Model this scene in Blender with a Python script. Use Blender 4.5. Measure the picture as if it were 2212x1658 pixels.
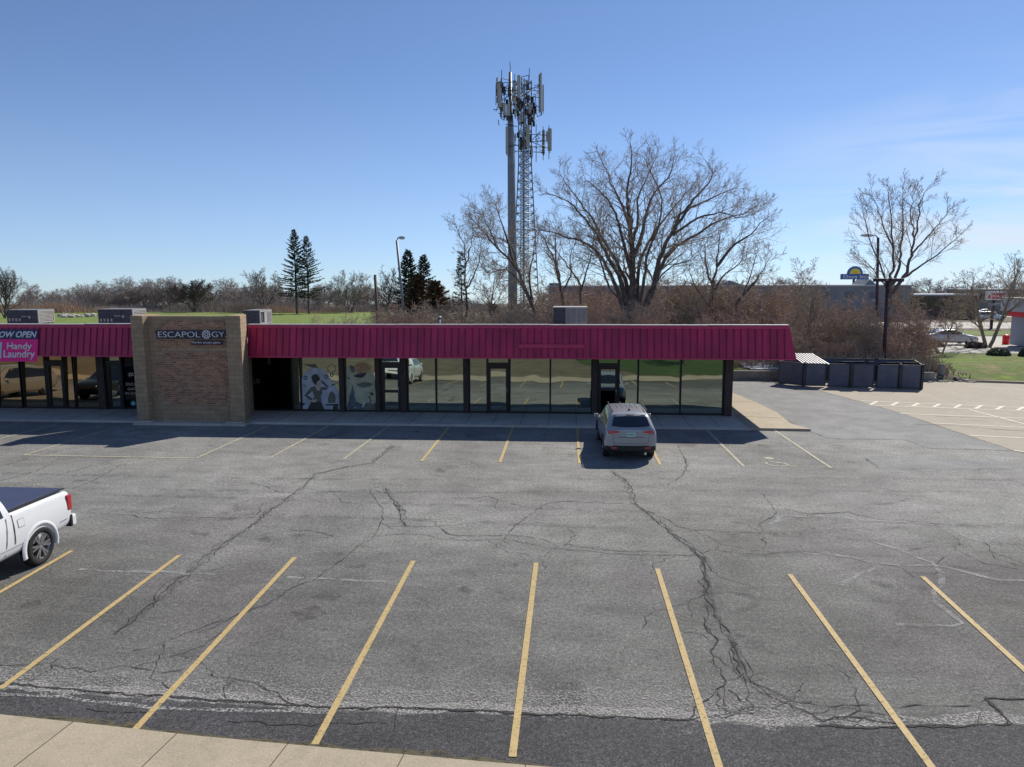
import bpy, bmesh, math, random
import numpy as np
from mathutils import Vector, Matrix
from mathutils.bvhtree import BVHTree
for _o in list(bpy.data.objects): bpy.data.objects.remove(_o)
scn = bpy.context.scene
COL = scn.collection
# ------------------------------------------------------------------ camera
FPX, PITCH, ROLL, YAW, CAMH = 1607.94, 0.1398, -0.0030, 0.0750, 6.295   # focal length in units of a 2212 px wide frame
F = Vector((-math.sin(YAW)*math.cos(PITCH), math.cos(YAW)*math.cos(PITCH), -math.sin(PITCH)))
R0 = F.cross(Vector((0,0,1))).normalized(); U0 = R0.cross(F)
R = math.cos(ROLL)*R0 + math.sin(ROLL)*U0; U = -math.sin(ROLL)*R0 + math.cos(ROLL)*U0
cam = bpy.data.cameras.new('camera'); camo = bpy.data.objects.new('camera', cam); COL.objects.link(camo)
cam.sensor_width = 36; cam.lens = 36*FPX/2212; cam.clip_end = 3000; cam.clip_start = .1
m = Matrix((R, U, -F)).transposed().to_4x4(); m.translation = (0,0,CAMH); camo.matrix_world = m
scn.camera = camo
# ------------------------------------------------------------------ light
SLOPE = 0.028
SUNX, SUNY = 0.62, 0.95
sun_el = math.atan2(1, math.hypot(SUNX, SUNY)); 
sl = bpy.data.lights.new('sun', 'SUN'); sl.energy = 4.2; sl.angle = math.radians(.5); sl.color = (1, .94, .83)
so = bpy.data.objects.new('sun', sl); COL.objects.link(so)
so.rotation_euler = Vector((SUNX, SUNY, 1)).to_track_quat('Z', 'Y').to_euler(); so.location = (40, 60, 60)
w = bpy.data.worlds.new('World'); scn.world = w; w.use_nodes = True
wn, wl = w.node_tree.nodes, w.node_tree.links
bg = wn['Background']; bg.inputs['Strength'].default_value = .10
sky = wn.new('ShaderNodeTexSky'); sky.sky_type = 'NISHITA'; sky.sun_disc = False
sky.sun_elevation = sun_el+.025; sky.sun_rotation = math.atan2(SUNX, SUNY); sky.altitude = 250
sky.air_density = .75; sky.dust_density = .1; sky.ozone_density = 3.0
# thin cirrus low in the right of the sky
tc = wn.new('ShaderNodeTexCoord'); sp = wn.new('ShaderNodeSeparateXYZ'); wl.new(tc.outputs['Generated'], sp.inputs[0])
mp = wn.new('ShaderNodeMapping'); mp.inputs['Scale'].default_value = (2.2, 2.2, 16); wl.new(tc.outputs['Generated'], mp.inputs[0])
cn = wn.new('ShaderNodeTexNoise'); cn.inputs['Scale'].default_value = 1.6; cn.inputs['Detail'].default_value = 7; cn.inputs['Distortion'].default_value = .7
wl.new(mp.outputs[0], cn.inputs['Vector'])
def wmath(op, a, b=None, c=None):
    n = wn.new('ShaderNodeMath'); n.operation = op; n.use_clamp = False
    for i, v in enumerate((a, b, c)):
        if v is None: continue
        if isinstance(v, (int, float)): n.inputs[i].default_value = v
        else: wl.new(v, n.inputs[i])
    return n.outputs[0]
def wrange(v, a, b, c=0., d=1.):
    n = wn.new('ShaderNodeMapRange'); n.interpolation_type = 'SMOOTHSTEP'
    for i, q in zip((1,2,3,4), (a,b,c,d)): n.inputs[i].default_value = q
    wl.new(v, n.inputs[0]); return n.outputs[0]
cm = wmath('MULTIPLY', wrange(cn.outputs['Fac'], .36, .66), wmath('MULTIPLY', wrange(sp.outputs['X'], .10, .52), wmath('MULTIPLY', wrange(sp.outputs['Z'], .30, .05), wrange(sp.outputs['Z'], -.01, .03))))
cm = wmath('MULTIPLY', cm, .8)
mx = wn.new('ShaderNodeMix'); mx.data_type = 'RGBA'; wl.new(cm, mx.inputs[0])
hs = wn.new('ShaderNodeHueSaturation'); hs.inputs['Saturation'].default_value = .90; wl.new(sky.outputs[0], hs.inputs['Color'])
tn = wn.new('ShaderNodeMix'); tn.data_type = 'RGBA'; tn.blend_type = 'MULTIPLY'; tn.inputs[0].default_value = 1; wl.new(hs.outputs[0], tn.inputs[6]); tn.inputs[7].default_value = (.70, .82, .97, 1); hz = wn.new('ShaderNodeMix'); hz.data_type = 'RGBA'; wl.new(wmath('MULTIPLY', wrange(sp.outputs['Z'], .30, -.02), .26), hz.inputs[0]); wl.new(tn.outputs[2], hz.inputs[6]); hz.inputs[7].default_value = (4.3, 5.1, 6.2, 1); wl.new(hz.outputs[2], mx.inputs[6]); mx.inputs[7].default_value = (6.0, 6.6, 7.4, 1)
wl.new(mx.outputs[2], bg.inputs['Color'])
scn.view_settings.view_transform = 'Standard'; scn.view_settings.look = 'None'; scn.view_settings.gamma = 1
scn.view_settings.exposure = 0.33
scn.cycles.max_bounces = 6
# ------------------------------------------------------------------ helpers
def ray(px, py):                      # direction through a photo point measured in a 2212 x 1658 frame
    return F + (px-1106)/FPX*R - (py-829)/FPX*U
def G(px, py, z=0.):                  # where that point lies on the ground
    d = ray(px, py); t = (z-CAMH)/d.z; return Vector((d.x*t, d.y*t, z))
def A(px, py, Y):                     # where it lies on the plane y = Y
    d = ray(px, py); t = Y/d.y; return Vector((d.x*t, Y, CAMH+d.z*t))
def z1(x, y): return (x*.2556, 651.1+y*.2556)
def z2(x, y): return (514+x*.2556, 651.1+y*.2556)
def z3(x, y): return (1028+x*.2556, 651.1+y*.2556)
def z4(x, y): return (1542+x*.3029, 651+y*.3029)
def tag(o, label=None, cat=None, group=None, kind=None):
    if label: o['label'] = label
    if cat: o['category'] = cat
    if group: o['group'] = group
    if kind: o['kind'] = kind
    return o
def thing(name, label, cat, loc=(0,0,0), rz=0, group=None):
    o = bpy.data.objects.new(name, None); COL.objects.link(o); o.location = loc; o.rotation_euler = (0,0,rz)
    o.empty_display_size = .2
    return tag(o, label, cat, group)
def copy_tree(o, parent=None):
    c = o.copy(); COL.objects.link(c); c.parent = parent
    for ch in list(o.children): copy_tree(ch, c)
    return c
class MB:
    def __init__(s): s.v = []; s.f = []; s.mi = []; s.cur = 0
    def add(s, vs, fs):
        n = len(s.v); s.v += [tuple(q) for q in vs]; s.f += [tuple(i+n for i in f) for f in fs]; s.mi += [s.cur]*len(fs); return s
    def box(s, x0, x1, y0, y1, z0, z1, M=None):
        vs = [Vector(q) for q in ((x0,y0,z0),(x1,y0,z0),(x1,y1,z0),(x0,y1,z0),(x0,y0,z1),(x1,y0,z1),(x1,y1,z1),(x0,y1,z1))]
        if M: vs = [M@q for q in vs]
        return s.add(vs, [(3,2,1,0),(4,5,6,7),(0,1,5,4),(1,2,6,5),(2,3,7,6),(3,0,4,7)])
    def bar(s, a, b, wd, th, up=(0,0,1)):
        a = Vector(a); b = Vector(b); d = (b-a).normalized(); u = Vector(up)
        if abs(d.dot(u)) > .98: u = Vector((0,1,0))
        r = d.cross(u).normalized(); u = r.cross(d)
        vs = [p + r*sx*wd/2 + u*sz*th/2 for p in (a,b) for sx,sz in ((-1,-1),(1,-1),(1,1),(-1,1))]
        return s.add(vs, [(3,2,1,0),(4,5,6,7),(0,1,5,4),(1,2,6,5),(2,3,7,6),(3,0,4,7)])
    def tube(s, pts, rad, n=8, cap=True):
        pts = [Vector(p) for p in pts]; rs = rad if hasattr(rad, '__len__') else [rad]*len(pts)
        base = len(s.v); prev = None
        for i, p in enumerate(pts):
            d = (pts[min(i+1, len(pts)-1)]-pts[max(i-1, 0)]).normalized()
            if prev is None: r = d.cross(Vector((0,0,1)) if abs(d.z) < .95 else Vector((1,0,0))).normalized()
            else: r = (prev - d*prev.dot(d)).normalized()
            prev = r; u = d.cross(r)
            for k in range(n):
                a = 2*math.pi*k/n; s.v.append(tuple(p + (r*math.cos(a)+u*math.sin(a))*rs[i]))
        for i in range(len(pts)-1):
            for k in range(n):
                s.f.append((base+i*n+k, base+i*n+(k+1)%n, base+(i+1)*n+(k+1)%n, base+(i+1)*n+k)); s.mi.append(s.cur)
        if cap:
            s.f.append(tuple(base+k for k in range(n))[::-1]); s.f.append(tuple(base+(len(pts)-1)*n+k for k in range(n))); s.mi += [s.cur]*2
        return s
    def lathe(s, prof, axis='X', c=(0,0,0), n=24):      # prof: (along axis, radius)
        base = len(s.v)
        for a_, r_ in prof:
            for k in range(n):
                t = 2*math.pi*k/n; q = (r_*math.cos(t), r_*math.sin(t))
                v = (a_, q[0], q[1]) if axis == 'X' else ((q[0], a_, q[1]) if axis == 'Y' else (q[0], q[1], a_))
                s.v.append((c[0]+v[0], c[1]+v[1], c[2]+v[2]))
        for i in range(len(prof)-1):
            for k in range(n):
                s.f.append((base+i*n+k, base+i*n+(k+1)%n, base+(i+1)*n+(k+1)%n, base+(i+1)*n+k)); s.mi.append(s.cur)
        return s
    def prism(s, poly, y0, y1):                           # poly in x,z extruded along y
        n = len(poly); vs = [(x, y0, z) for x, z in poly]+[(x, y1, z) for x, z in poly]
        return s.add(vs, [tuple(range(n)), tuple(range(2*n-1, n-1, -1))]+[(i+n, (i+1)%n+n, (i+1)%n, i) for i in range(n)])
    def plate(s, poly, z0, z1):                           # poly in x,y extruded along z
        n = len(poly); vs = [(q[0], q[1], z0) for q in poly]+[(q[0], q[1], z1) for q in poly]
        return s.add(vs, [tuple(range(n))[::-1], tuple(range(n, 2*n))]+[(i, (i+1)%n, (i+1)%n+n, i+n) for i in range(n)])
    def build(s, name, mat, parent=None, smooth=False, bevel=0, fix=True):
        me = bpy.data.meshes.new(name); me.from_pydata(s.v, [], s.f)
        for q in (mat if isinstance(mat, (list, tuple)) else [mat]): me.materials.append(q)
        if any(s.mi): me.polygons.foreach_set('material_index', s.mi)
        if fix and len(s.f) < 20000:
            bm = bmesh.new(); bm.from_mesh(me); bmesh.ops.recalc_face_normals(bm, faces=bm.faces); bm.to_mesh(me); bm.free()
        if smooth: me.polygons.foreach_set('use_smooth', [True]*len(me.polygons))
        me.update(); o = bpy.data.objects.new(name, me); COL.objects.link(o)
        if parent: o.parent = parent
        if bevel:
            b = o.modifiers.new('bevel', 'BEVEL'); b.width = bevel; b.segments = 2; b.limit_method = 'ANGLE'
        return o
def struct(o): o['kind'] = 'structure'; return o
# ------------------------------------------------------------------ materials
def nt(name):
    mt = bpy.data.materials.new(name); mt.use_nodes = True; t = mt.node_tree
    return mt, t.nodes, t.links, t.nodes['Principled BSDF']
def noise(N, L, vec, sc, det=4, rough=.6, dist=0):
    n = N.new('ShaderNodeTexNoise'); n.inputs['Scale'].default_value = sc; n.inputs['Detail'].default_value = det
    n.inputs['Roughness'].default_value = rough; n.inputs['Distortion'].default_value = dist; L.new(vec, n.inputs['Vector']); return n.outputs['Fac']
def ramp(N, L, fac, stops):
    r = N.new('ShaderNodeValToRGB'); e = r.color_ramp.elements
    while len(e) < len(stops): e.new(.5)
    for q, (p, c) in zip(e, stops):
        q.position = p; q.color = (c if hasattr(c, '__len__') else (c, c, c))[:3] + (1,) if hasattr(c, '__len__') else (c, c, c, 1)
    L.new(fac, r.inputs[0]); return r.outputs[0]
def mixc(N, L, f, a, b, mode='MIX'):
    n = N.new('ShaderNodeMix'); n.data_type = 'RGBA'; n.blend_type = mode
    for i, v in ((0, f), (6, a), (7, b)):
        if isinstance(v, (int, float)): n.inputs[i].default_value = v
        elif isinstance(v, tuple): n.inputs[i].default_value = v+(1,) if len(v) == 3 else v
        else: L.new(v, n.inputs[i])
    return n.outputs[2]
def bump(N, L, B, h, st, dist=.02):
    b = N.new('ShaderNodeBump'); b.inputs['Strength'].default_value = st; b.inputs['Distance'].default_value = dist
    L.new(h, b.inputs['Height']); L.new(b.outputs[0], B.inputs['Normal'])
def coord(N, L, kind='Object', scale=None):
    t = N.new('ShaderNodeTexCoord'); o = t.outputs[kind]
    if scale:
        mm = N.new('ShaderNodeMapping'); mm.inputs['Scale'].default_value = scale; L.new(o, mm.inputs[0]); o = mm.outputs[0]
    return o
def mat(name, col, rough=.6, metal=0, var=.15, sc=6, bmp=0, bsc=60, coat=0, scale=None):
    mt, N, L, B = nt(name); B.inputs['Roughness'].default_value = rough; B.inputs['Metallic'].default_value = metal
    v = coord(N, L, 'Object', scale)
    if var:
        f = noise(N, L, v, sc, 5)
        c = ramp(N, L, f, [(.3, tuple(q*(1-var) for q in col)), (.7, tuple(min(1, q*(1+var)) for q in col))])
        L.new(c, B.inputs['Base Color'])
    else: B.inputs['Base Color'].default_value = tuple(col)+(1,)
    if coat: B.inputs['Coat Weight'].default_value = coat; B.inputs['Coat Roughness'].default_value = .06
    if bmp: bump(N, L, B, noise(N, L, v, bsc, 4), bmp)
    return mt
def asphalt(name, dark, mid, light, speck=.5, patchy=True, aged=False):
    mt, N, L, B = nt(name); v = coord(N, L)
    big = noise(N, L, v, .11, 6, .62, .4)
    c = ramp(N, L, big, [(.33, dark), (.5, mid), (.68, light)])
    med = noise(N, L, v, .9, 6, .7, .3)
    c = mixc(N, L, .75, c, ramp(N, L, med, [(.3, .72), (.5, .98), (.72, 1.25)]), 'MULTIPLY')
    if patchy:
        vs = coord(N, L, 'Object', (.5, 1.6, 1)); st = noise(N, L, vs, .8, 5, .6, 1.2)
        c = mixc(N, L, .6, c, ramp(N, L, st, [(.32, .76), (.52, 1.), (.72, 1.24)]), 'MULTIPLY')
        pv = noise(N, L, v, .19, 2, .5)
        c = mixc(N, L, ramp(N, L, pv, [(.52, 0.), (.66, .32)]), c, mixc(N, L, 1., c, (1.10, .94, 1.06), 'MULTIPLY'))
    if aged:                          # asphalt darker towards the near stalls, with a ragged edge
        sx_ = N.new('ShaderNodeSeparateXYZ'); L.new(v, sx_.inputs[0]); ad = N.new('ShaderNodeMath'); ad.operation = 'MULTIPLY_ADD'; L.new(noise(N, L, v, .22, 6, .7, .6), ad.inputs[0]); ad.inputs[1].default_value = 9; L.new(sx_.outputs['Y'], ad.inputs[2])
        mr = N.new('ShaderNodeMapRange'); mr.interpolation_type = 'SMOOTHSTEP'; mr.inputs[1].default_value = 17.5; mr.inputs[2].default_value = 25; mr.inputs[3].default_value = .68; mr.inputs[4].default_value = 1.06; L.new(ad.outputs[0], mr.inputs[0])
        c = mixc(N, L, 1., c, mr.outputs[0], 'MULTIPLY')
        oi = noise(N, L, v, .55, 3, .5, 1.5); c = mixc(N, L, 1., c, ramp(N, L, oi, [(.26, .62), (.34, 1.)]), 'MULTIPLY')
    fine = noise(N, L, v, 36, 2, .6); f2 = noise(N, L, v, 12, 3, .85)
    c = mixc(N, L, speck, c, ramp(N, L, fine, [(.32, .4), (.45, .82), (.55, 1.15), (.67, 2.2)]), 'MULTIPLY')
    c = mixc(N, L, speck*.9, c, ramp(N, L, f2, [(.36, .42), (.47, .88), (.56, 1.2), (.68, 1.9)]), 'MULTIPLY')
    L.new(c, B.inputs['Base Color']); B.inputs['Roughness'].default_value = .88; B.inputs['Specular IOR Level'].default_value = .3
    bump(N, L, B, fine, .55, .015)
    return mt
M = {}
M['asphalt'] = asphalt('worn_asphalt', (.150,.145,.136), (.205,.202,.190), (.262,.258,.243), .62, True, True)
M['asphalt_drive'] = asphalt('driveway_asphalt', (.205,.205,.205), (.232,.232,.23), (.262,.262,.256), .3, False)
M['asphalt_seal'] = asphalt('dark_seal', (.050,.050,.052), (.068,.067,.070), (.095,.093,.095), .7, False)
M['crack'] = mat('crack_dark', (.04,.037,.036), .95, 0, .5, 20)
def fade_mat(name, col, lo, hi, sc, rough=.9, amt=1.):
    mt, N, L, B = nt(name); v = coord(N, L); B.inputs['Base Color'].default_value = col+(1,); B.inputs['Roughness'].default_value = rough
    a = noise(N, L, v, sc, 6, .75); a = ramp(N, L, a, [(lo, 0.), (hi, amt)]); L.new(a, B.inputs['Alpha']); return mt
M['stain'] = fade_mat('crack_stain', (.08,.075,.08), .40, .68, 5, amt=.32)
M['bleach'] = fade_mat('worn_aggregate', (.50,.48,.46), .46, .60, 26, amt=.85); M['bleach2'] = fade_mat('worn_aggregate_thin', (.48,.46,.44), .49, .63, 24, amt=.8); M['bleach3'] = fade_mat('worn_aggregate_sparse', (.46,.44,.42), .53, .69, 24, amt=.7)
M['oil'] = fade_mat('oil_stain', (.045,.043,.045), .40, .62, 4, .7, .30); M['tyre'] = fade_mat('tyre_polish', (.10,.098,.095), .46, .70, 2.2, .8, .38); M['scuff'] = fade_mat('pale_scuff', (.40,.39,.39), .38, .64, 3, amt=.75)
M['debris'] = fade_mat('edge_dirt', (.10,.085,.05), .38, .52, 8)
def paint_mat(name, col, lo=.36, hi=.47):
    mt, N, L, B = nt(name); v = coord(N, L)
    f = noise(N, L, v, 17, 8, .85); c = mixc(N, L, noise(N, L, v, 2, 3), tuple(q*.8 for q in col), col)
    L.new(c, B.inputs['Base Color']); B.inputs['Roughness'].default_value = .75
    L.new(ramp(N, L, f, [(lo, .15), (hi, 1.)]), B.inputs['Alpha']); return mt
M['yellow'] = paint_mat('faded_yellow_paint', (.56,.41,.18))
M['white_line'] = paint_mat('faded_cream_paint', (.60,.54,.40), .40, .54)
M['white_paint'] = paint_mat('white_paint_line', (.72,.68,.56), .30, .45)
def concrete(name, col, var=.12, joints=None):
    mt, N, L, B = nt(name); v = coord(N, L)
    c = ramp(N, L, noise(N, L, v, .5, 6, .65, .5), [(.3, tuple(q*(1-var) for q in col)), (.7, tuple(q*(1+var) for q in col))])
    c = mixc(N, L, .5, c, ramp(N, L, noise(N, L, v, 30, 3, .7), [(.3, .7), (.7, 1.25)]), 'MULTIPLY')
    c = mixc(N, L, .45, c, ramp(N, L, noise(N, L, v, 2.3, 6, .75, 1), [(.35, .72), (.55, 1.05)]), 'MULTIPLY')
    L.new(c, B.inputs['Base Color']); B.inputs['Roughness'].default_value = .85; bump(N, L, B, noise(N, L, v, 25, 3), .25); return mt
M['walk'] = concrete('tan_concrete_walk', (.41,.345,.25))
M['walk2'] = concrete('grey_concrete_walk', (.50,.47,.42), .16)
M['conc_lot'] = concrete('tan_concrete_lot', (.35,.305,.24), .08)
M['road'] = concrete('pale_road', (.42,.39,.34), .1)
def grass_mat(name, a, b, c_, sc=.25):
    mt, N, L, B = nt(name); v = coord(N, L)
    c = ramp(N, L, noise(N, L, v, sc, 7, .7, .4), [(.33, a), (.5, b), (.68, c_)])
    c = mixc(N, L, .7, c, ramp(N, L, noise(N, L, v, 7, 5, .8), [(.3, .5), (.5, 1.), (.7, 1.5)]), 'MULTIPLY')
    L.new(c, B.inputs['Base Color']); B.inputs['Roughness'].default_value = .95; bump(N, L, B, noise(N, L, v, 8, 4, .8), .9, .12); return mt
M['grass'] = grass_mat('spring_lawn', (.22,.19,.08), (.13,.20,.025), (.20,.27,.03), .2)
M['grass2'] = grass_mat('patchy_lawn', (.30,.23,.10), (.10,.16,.018), (.24,.31,.025), .45)
M['grass3'] = grass_mat('dark_lawn', (.05,.075,.02), (.045,.085,.015), (.08,.12,.025), .15)  # last lawn is a darker green, for the grass mirrored in the glass
M['dirt'] = grass_mat('dead_grass_and_leaf_litter', (.10,.085,.05), (.16,.13,.085), (.23,.19,.13), .4)
def bark_mat(name, col):
    return mat(name, col, .9, 0, .35, 3, .4, 12)
M['bark'] = bark_mat('grey_bark', (.13,.105,.09)); M['bark_pale'] = bark_mat('pale_bark', (.30,.24,.18))  # second bark is a paler tone for some trees and shrub stems
M['twig'] = bark_mat('twigs', (.38,.30,.225)); M['twig_red'] = bark_mat('reddish_twigs', (.44,.30,.225)); M['twig_far'] = bark_mat('far_twigs', (.31,.265,.24))
M['needle'] = mat('spruce_needles', (.035,.06,.035), .8, 0, .45, 1.5); M['needle_brown'] = mat('brown_cedar', (.13,.085,.04), .85, 0, .4, 1.5)
# ------------------------------------------------------------------ terrain
def sstep(a, b, x):
    t = max(0., min(1., (x-a)/(b-a))); return t*t*(3-2*t)
def tz(x, y):
    z = -.03
    z += .62*sstep(46.9, 47.5, y)*(1-sstep(62, 85, y))*(1-sstep(20, 27, x))
    z += .55*sstep(46.3, 52, y)*sstep(20, 27, x)*(1-sstep(70, 110, y))
    z += -.02*max(0., y-47)-.012*max(0., y-235)+.025*max(0., -y)
    return z
xs = sorted(set([-900,-500,-300,-200,-150,-120,-100]+list(range(-90,-20,6))+list(range(-20,60,2))+list(range(60,120,8))+[150,200,300,500,900]))
ys = sorted(set([-400,-200,-100,-60,-30,-10,0,8,20,30,40,44,46,46.5,46.9,47.1,47.3,47.5,48.5,50,52,54,57,60,64,68,72,78,85,90,100,110,125,140,160,180,200,235,260,300,450,700,1000,1600,2600]))
vs = [(x, y, tz(x, y)) for y in ys for x in xs]; nx = len(xs)
fs = [(j*nx+i, j*nx+i+1, (j+1)*nx+i+1, (j+1)*nx+i) for j in range(len(ys)-1) for i in range(nx-1)]
o = MB().add(vs, fs).build('ground', M['dirt'], fix=False, smooth=True); struct(o)
def drape(name, poly, m_, dz=.02, step=2.):           # lawn or road patch laid on the terrain
    xs_ = [q[0] for q in poly]; ys_ = [q[1] for q in poly]
    bm = bmesh.new(); f = bm.faces.new([bm.verts.new((q[0], q[1], 0)) for q in poly])
    x = math.ceil(min(xs_)/step)*step
    while x < max(xs_):
        bmesh.ops.bisect_plane(bm, geom=bm.verts[:]+bm.edges[:]+bm.faces[:], plane_co=(x,0,0), plane_no=(1,0,0)); x += step
    for y in ys:
        if min(ys_) < y < max(ys_): bmesh.ops.bisect_plane(bm, geom=bm.verts[:]+bm.edges[:]+bm.faces[:], plane_co=(0,y,0), plane_no=(0,1,0))
    for q in bm.verts: q.co.z = tz(q.co.x, q.co.y)+dz
    bmesh.ops.recalc_face_normals(bm, faces=bm.faces)
    if bm.faces[:][0].normal.z < 0: bmesh.ops.reverse_faces(bm, faces=bm.faces)
    me = bpy.data.meshes.new(name); bm.to_mesh(me); bm.free(); me.materials.append(m_)
    o = bpy.data.objects.new(name, me); COL.objects.link(o); return struct(o)
def sheet(name, poly, z, m_):
    o = MB().add([(q[0], q[1], z) for q in poly], [tuple(range(len(poly)))]).build(name, m_, fix=False)
    if o.data.polygons[0].normal.z < 0: o.data.flip_normals()
    return struct(o)
# parking lot, driveway, concrete lot
edge = [G(0,1553), G(200,1574), G(430,1600), G(700,1625), G(1070,1658)]
edge = [Vector((-60, 11.5, 0)), Vector((-25, 10.6, 0))]+edge+[Vector((12, 8.1, 0)), Vector((60, 6.2, 0))]
lot = [(q.x, q.y) for q in edge]+[(60, 28), (16.4, 27.9), (14.2, 43), (14.5, 46.6), (9.4, 46.9), (-60, 46.6)]
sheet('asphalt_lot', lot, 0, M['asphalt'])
dr = [z4(130,668), z4(520,848), z4(590,888), z4(690,930), z4(790,972), z4(900,982), z4(1370,991), z4(1540,1051), z4(1950,1061), z4(2150,1071), z4(1750,940), z4(1350,805), z4(1000,705), z4(700,625), z4(640,612), z4(450,588), z4(300,572), z4(130,572)]
sheet('driveway', [G(*q) for q in dr], .004, M['asphalt_drive'])
sheet('driveway_patch', [G(*z4(*q)) for q in ((1090,1128-8),(1200,1190),(1800,1192),(2250,1190),(2250,1160),(1900,1130))], .004, M['asphalt_drive'])
cl = [G(*z4(2150,1071)), G(*z4(1750,940)), G(*z4(1350,805)), G(*z4(1000,705)), G(*z4(700,625)), G(*z4(640,612))]
sheet('concrete_lot', [(q.x, q.y) for q in cl]+[(14.4, 47), (24, 46.9), (27.1, 46.1), (60, 44), (60, 24), (17.5, 26.6)], .008, M['conc_lot'])
MB().plate([(24.1,46.75),(27.1,46.05),(60,43.8),(60,44.1),(27.15,46.25),(24.1,46.95)], -.1, .13).build('kerb', M['walk']).__setitem__('kind', 'structure')
# near walkway
b = MB(); pts = [(q.x, q.y) for q in edge]
b.plate(pts+[(60, 1.5), (-60, 5.5)], -.05, .07); struct(b.build('walkway', M['walk']))
b = MB()
for k in range(-14, 24):
    x = -8.6+k*1.62
    yy = np.interp(x, [q[0] for q in pts], [q[1] for q in pts]); 
    b.bar((x, yy+.002, .0725), (x-.35, yy-3.2, .0725), .010, .004)
struct(b.build('walkway_joints', M['crack']))
def ribbon(b, pts, wd, z, rng=None, jit=0, wj=0, sub=.25):
    out = []
    for i in range(len(pts)-1):
        a, c = Vector(pts[i]), Vector(pts[i+1]); n = max(1, int((c-a).length/sub)) if jit or wj else 1
        for k in range(n): out.append(a.lerp(c, k/n))
    out.append(Vector(pts[-1])); L_ = []
    for i, p in enumerate(out):
        d = (out[min(i+1, len(out)-1)]-out[max(i-1, 0)]); d.z = 0; d.normalize(); nrm = Vector((-d.y, d.x, 0))
        j = nrm*(rng.gauss(0, jit) if rng and 0 < i < len(out)-1 else 0); ww = wd*(1+(rng.uniform(-wj, wj) if rng else 0))
        q = p+j; L_ += [(q.x+nrm.x*ww/2, q.y+nrm.y*ww/2, z), (q.x-nrm.x*ww/2, q.y-nrm.y*ww/2, z)]
    n = len(out); b.add(L_, [(2*i, 2*i+1, 2*i+3, 2*i+2) for i in range(n-1)])
rng = random.Random(5)
# dark resealed strip along the near edge, bleached band and dirt
def S(x, y): return G(x*.8567, y*.8567)          # photo pixels of the full picture
seal_top = [S(-60,1722), S(0,1735), S(250,1755), S(500,1772), S(840,1795), S(1200,1800), S(1740,1815), S(1900,1832), S(2060,1833), S(2290,1831), S(2550,1828), S(2800,1840)]
st = [(-22,12.3)]+[(q.x, q.y) for q in seal_top]
sheet('resealed_strip', st+[(q[0], q[1]-.01) for q in reversed([p for p in pts if -26 < p[0] < 13])], .004, M['asphalt_seal'])
b = MB(); ribbon(b, [q+Vector((0,.12,0)) for q in seal_top], .24, .006, rng, .04, .5)
ribbon(b, [S(-30,1748), S(160,1762), S(380,1785), S(600,1792), S(840,1797)], .07, .0095, rng, .02, .5); struct(b.build('bleached_band', M['bleach']))
b = MB(); ribbon(b, [q+Vector((0,.36,0)) for q in seal_top[:9]], .55, .0066, rng, .08, .4); struct(b.build('worn_band', M['bleach2']))
b = MB(); ribbon(b, [q+Vector((0,.62,0)) for q in seal_top[:9]], 1.1, .0074, rng, .14, .4); struct(b.build('sparse_worn_band', M['bleach3']))
b = MB(); ribbon(b, [Vector((q[0], q[1]+.05, 0)) for q in pts], .22, .012, rng, .04, .6); struct(b.build('edge_dirt', M['debris']))
# cracks traced on the ground (zoom windows of the photograph, turned into ground points)
def wA(x, y): return S(1000+x/2.7637, 1050+y/2.7637)
def wB(x, y): return S(1700+x/2.508, 1150+y/2.508)
def wC(x, y): return S(x/2.212, 1100+y/2.212)
def wD(x, y): return S(1200+x/1.6006, 1400+y/1.6006)
def wE(x, y): return S(x/1.8433, 1500+y/1.8433)
def P_(f, *q): return [f(a, c) for a, c in q]
wide = [P_(wA, (1495,380),(1610,460),(1650,540),(1665,610),(1760,690),(1880,790),(1970,860),(2060,930),(2110,980),(2150,1060),(2165,1160),(2170,1240)),
        P_(wB, (195,640),(205,760),(210,870),(235,930),(270,1010),(330,1090),(365,1160),(380,1250),(420,1379)),
        P_(wD, (1030,350),(1065,420),(1080,480),(1150,540),(1240,600),(1330,640),(1400,668),(1560,662),(1690,680)),
        P_(wC, (2200,50),(2080,150),(1900,180),(1760,215),(1690,290),(1600,350),(1480,440),(1360,530),(1230,610),(1100,720),(1000,800),(870,920),(780,1000),(640,1106)),
        P_(wA, (0,620),(30,700),(60,765)),
        P_(wC, (2150,290),(2190,360),(2240,420))]
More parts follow.
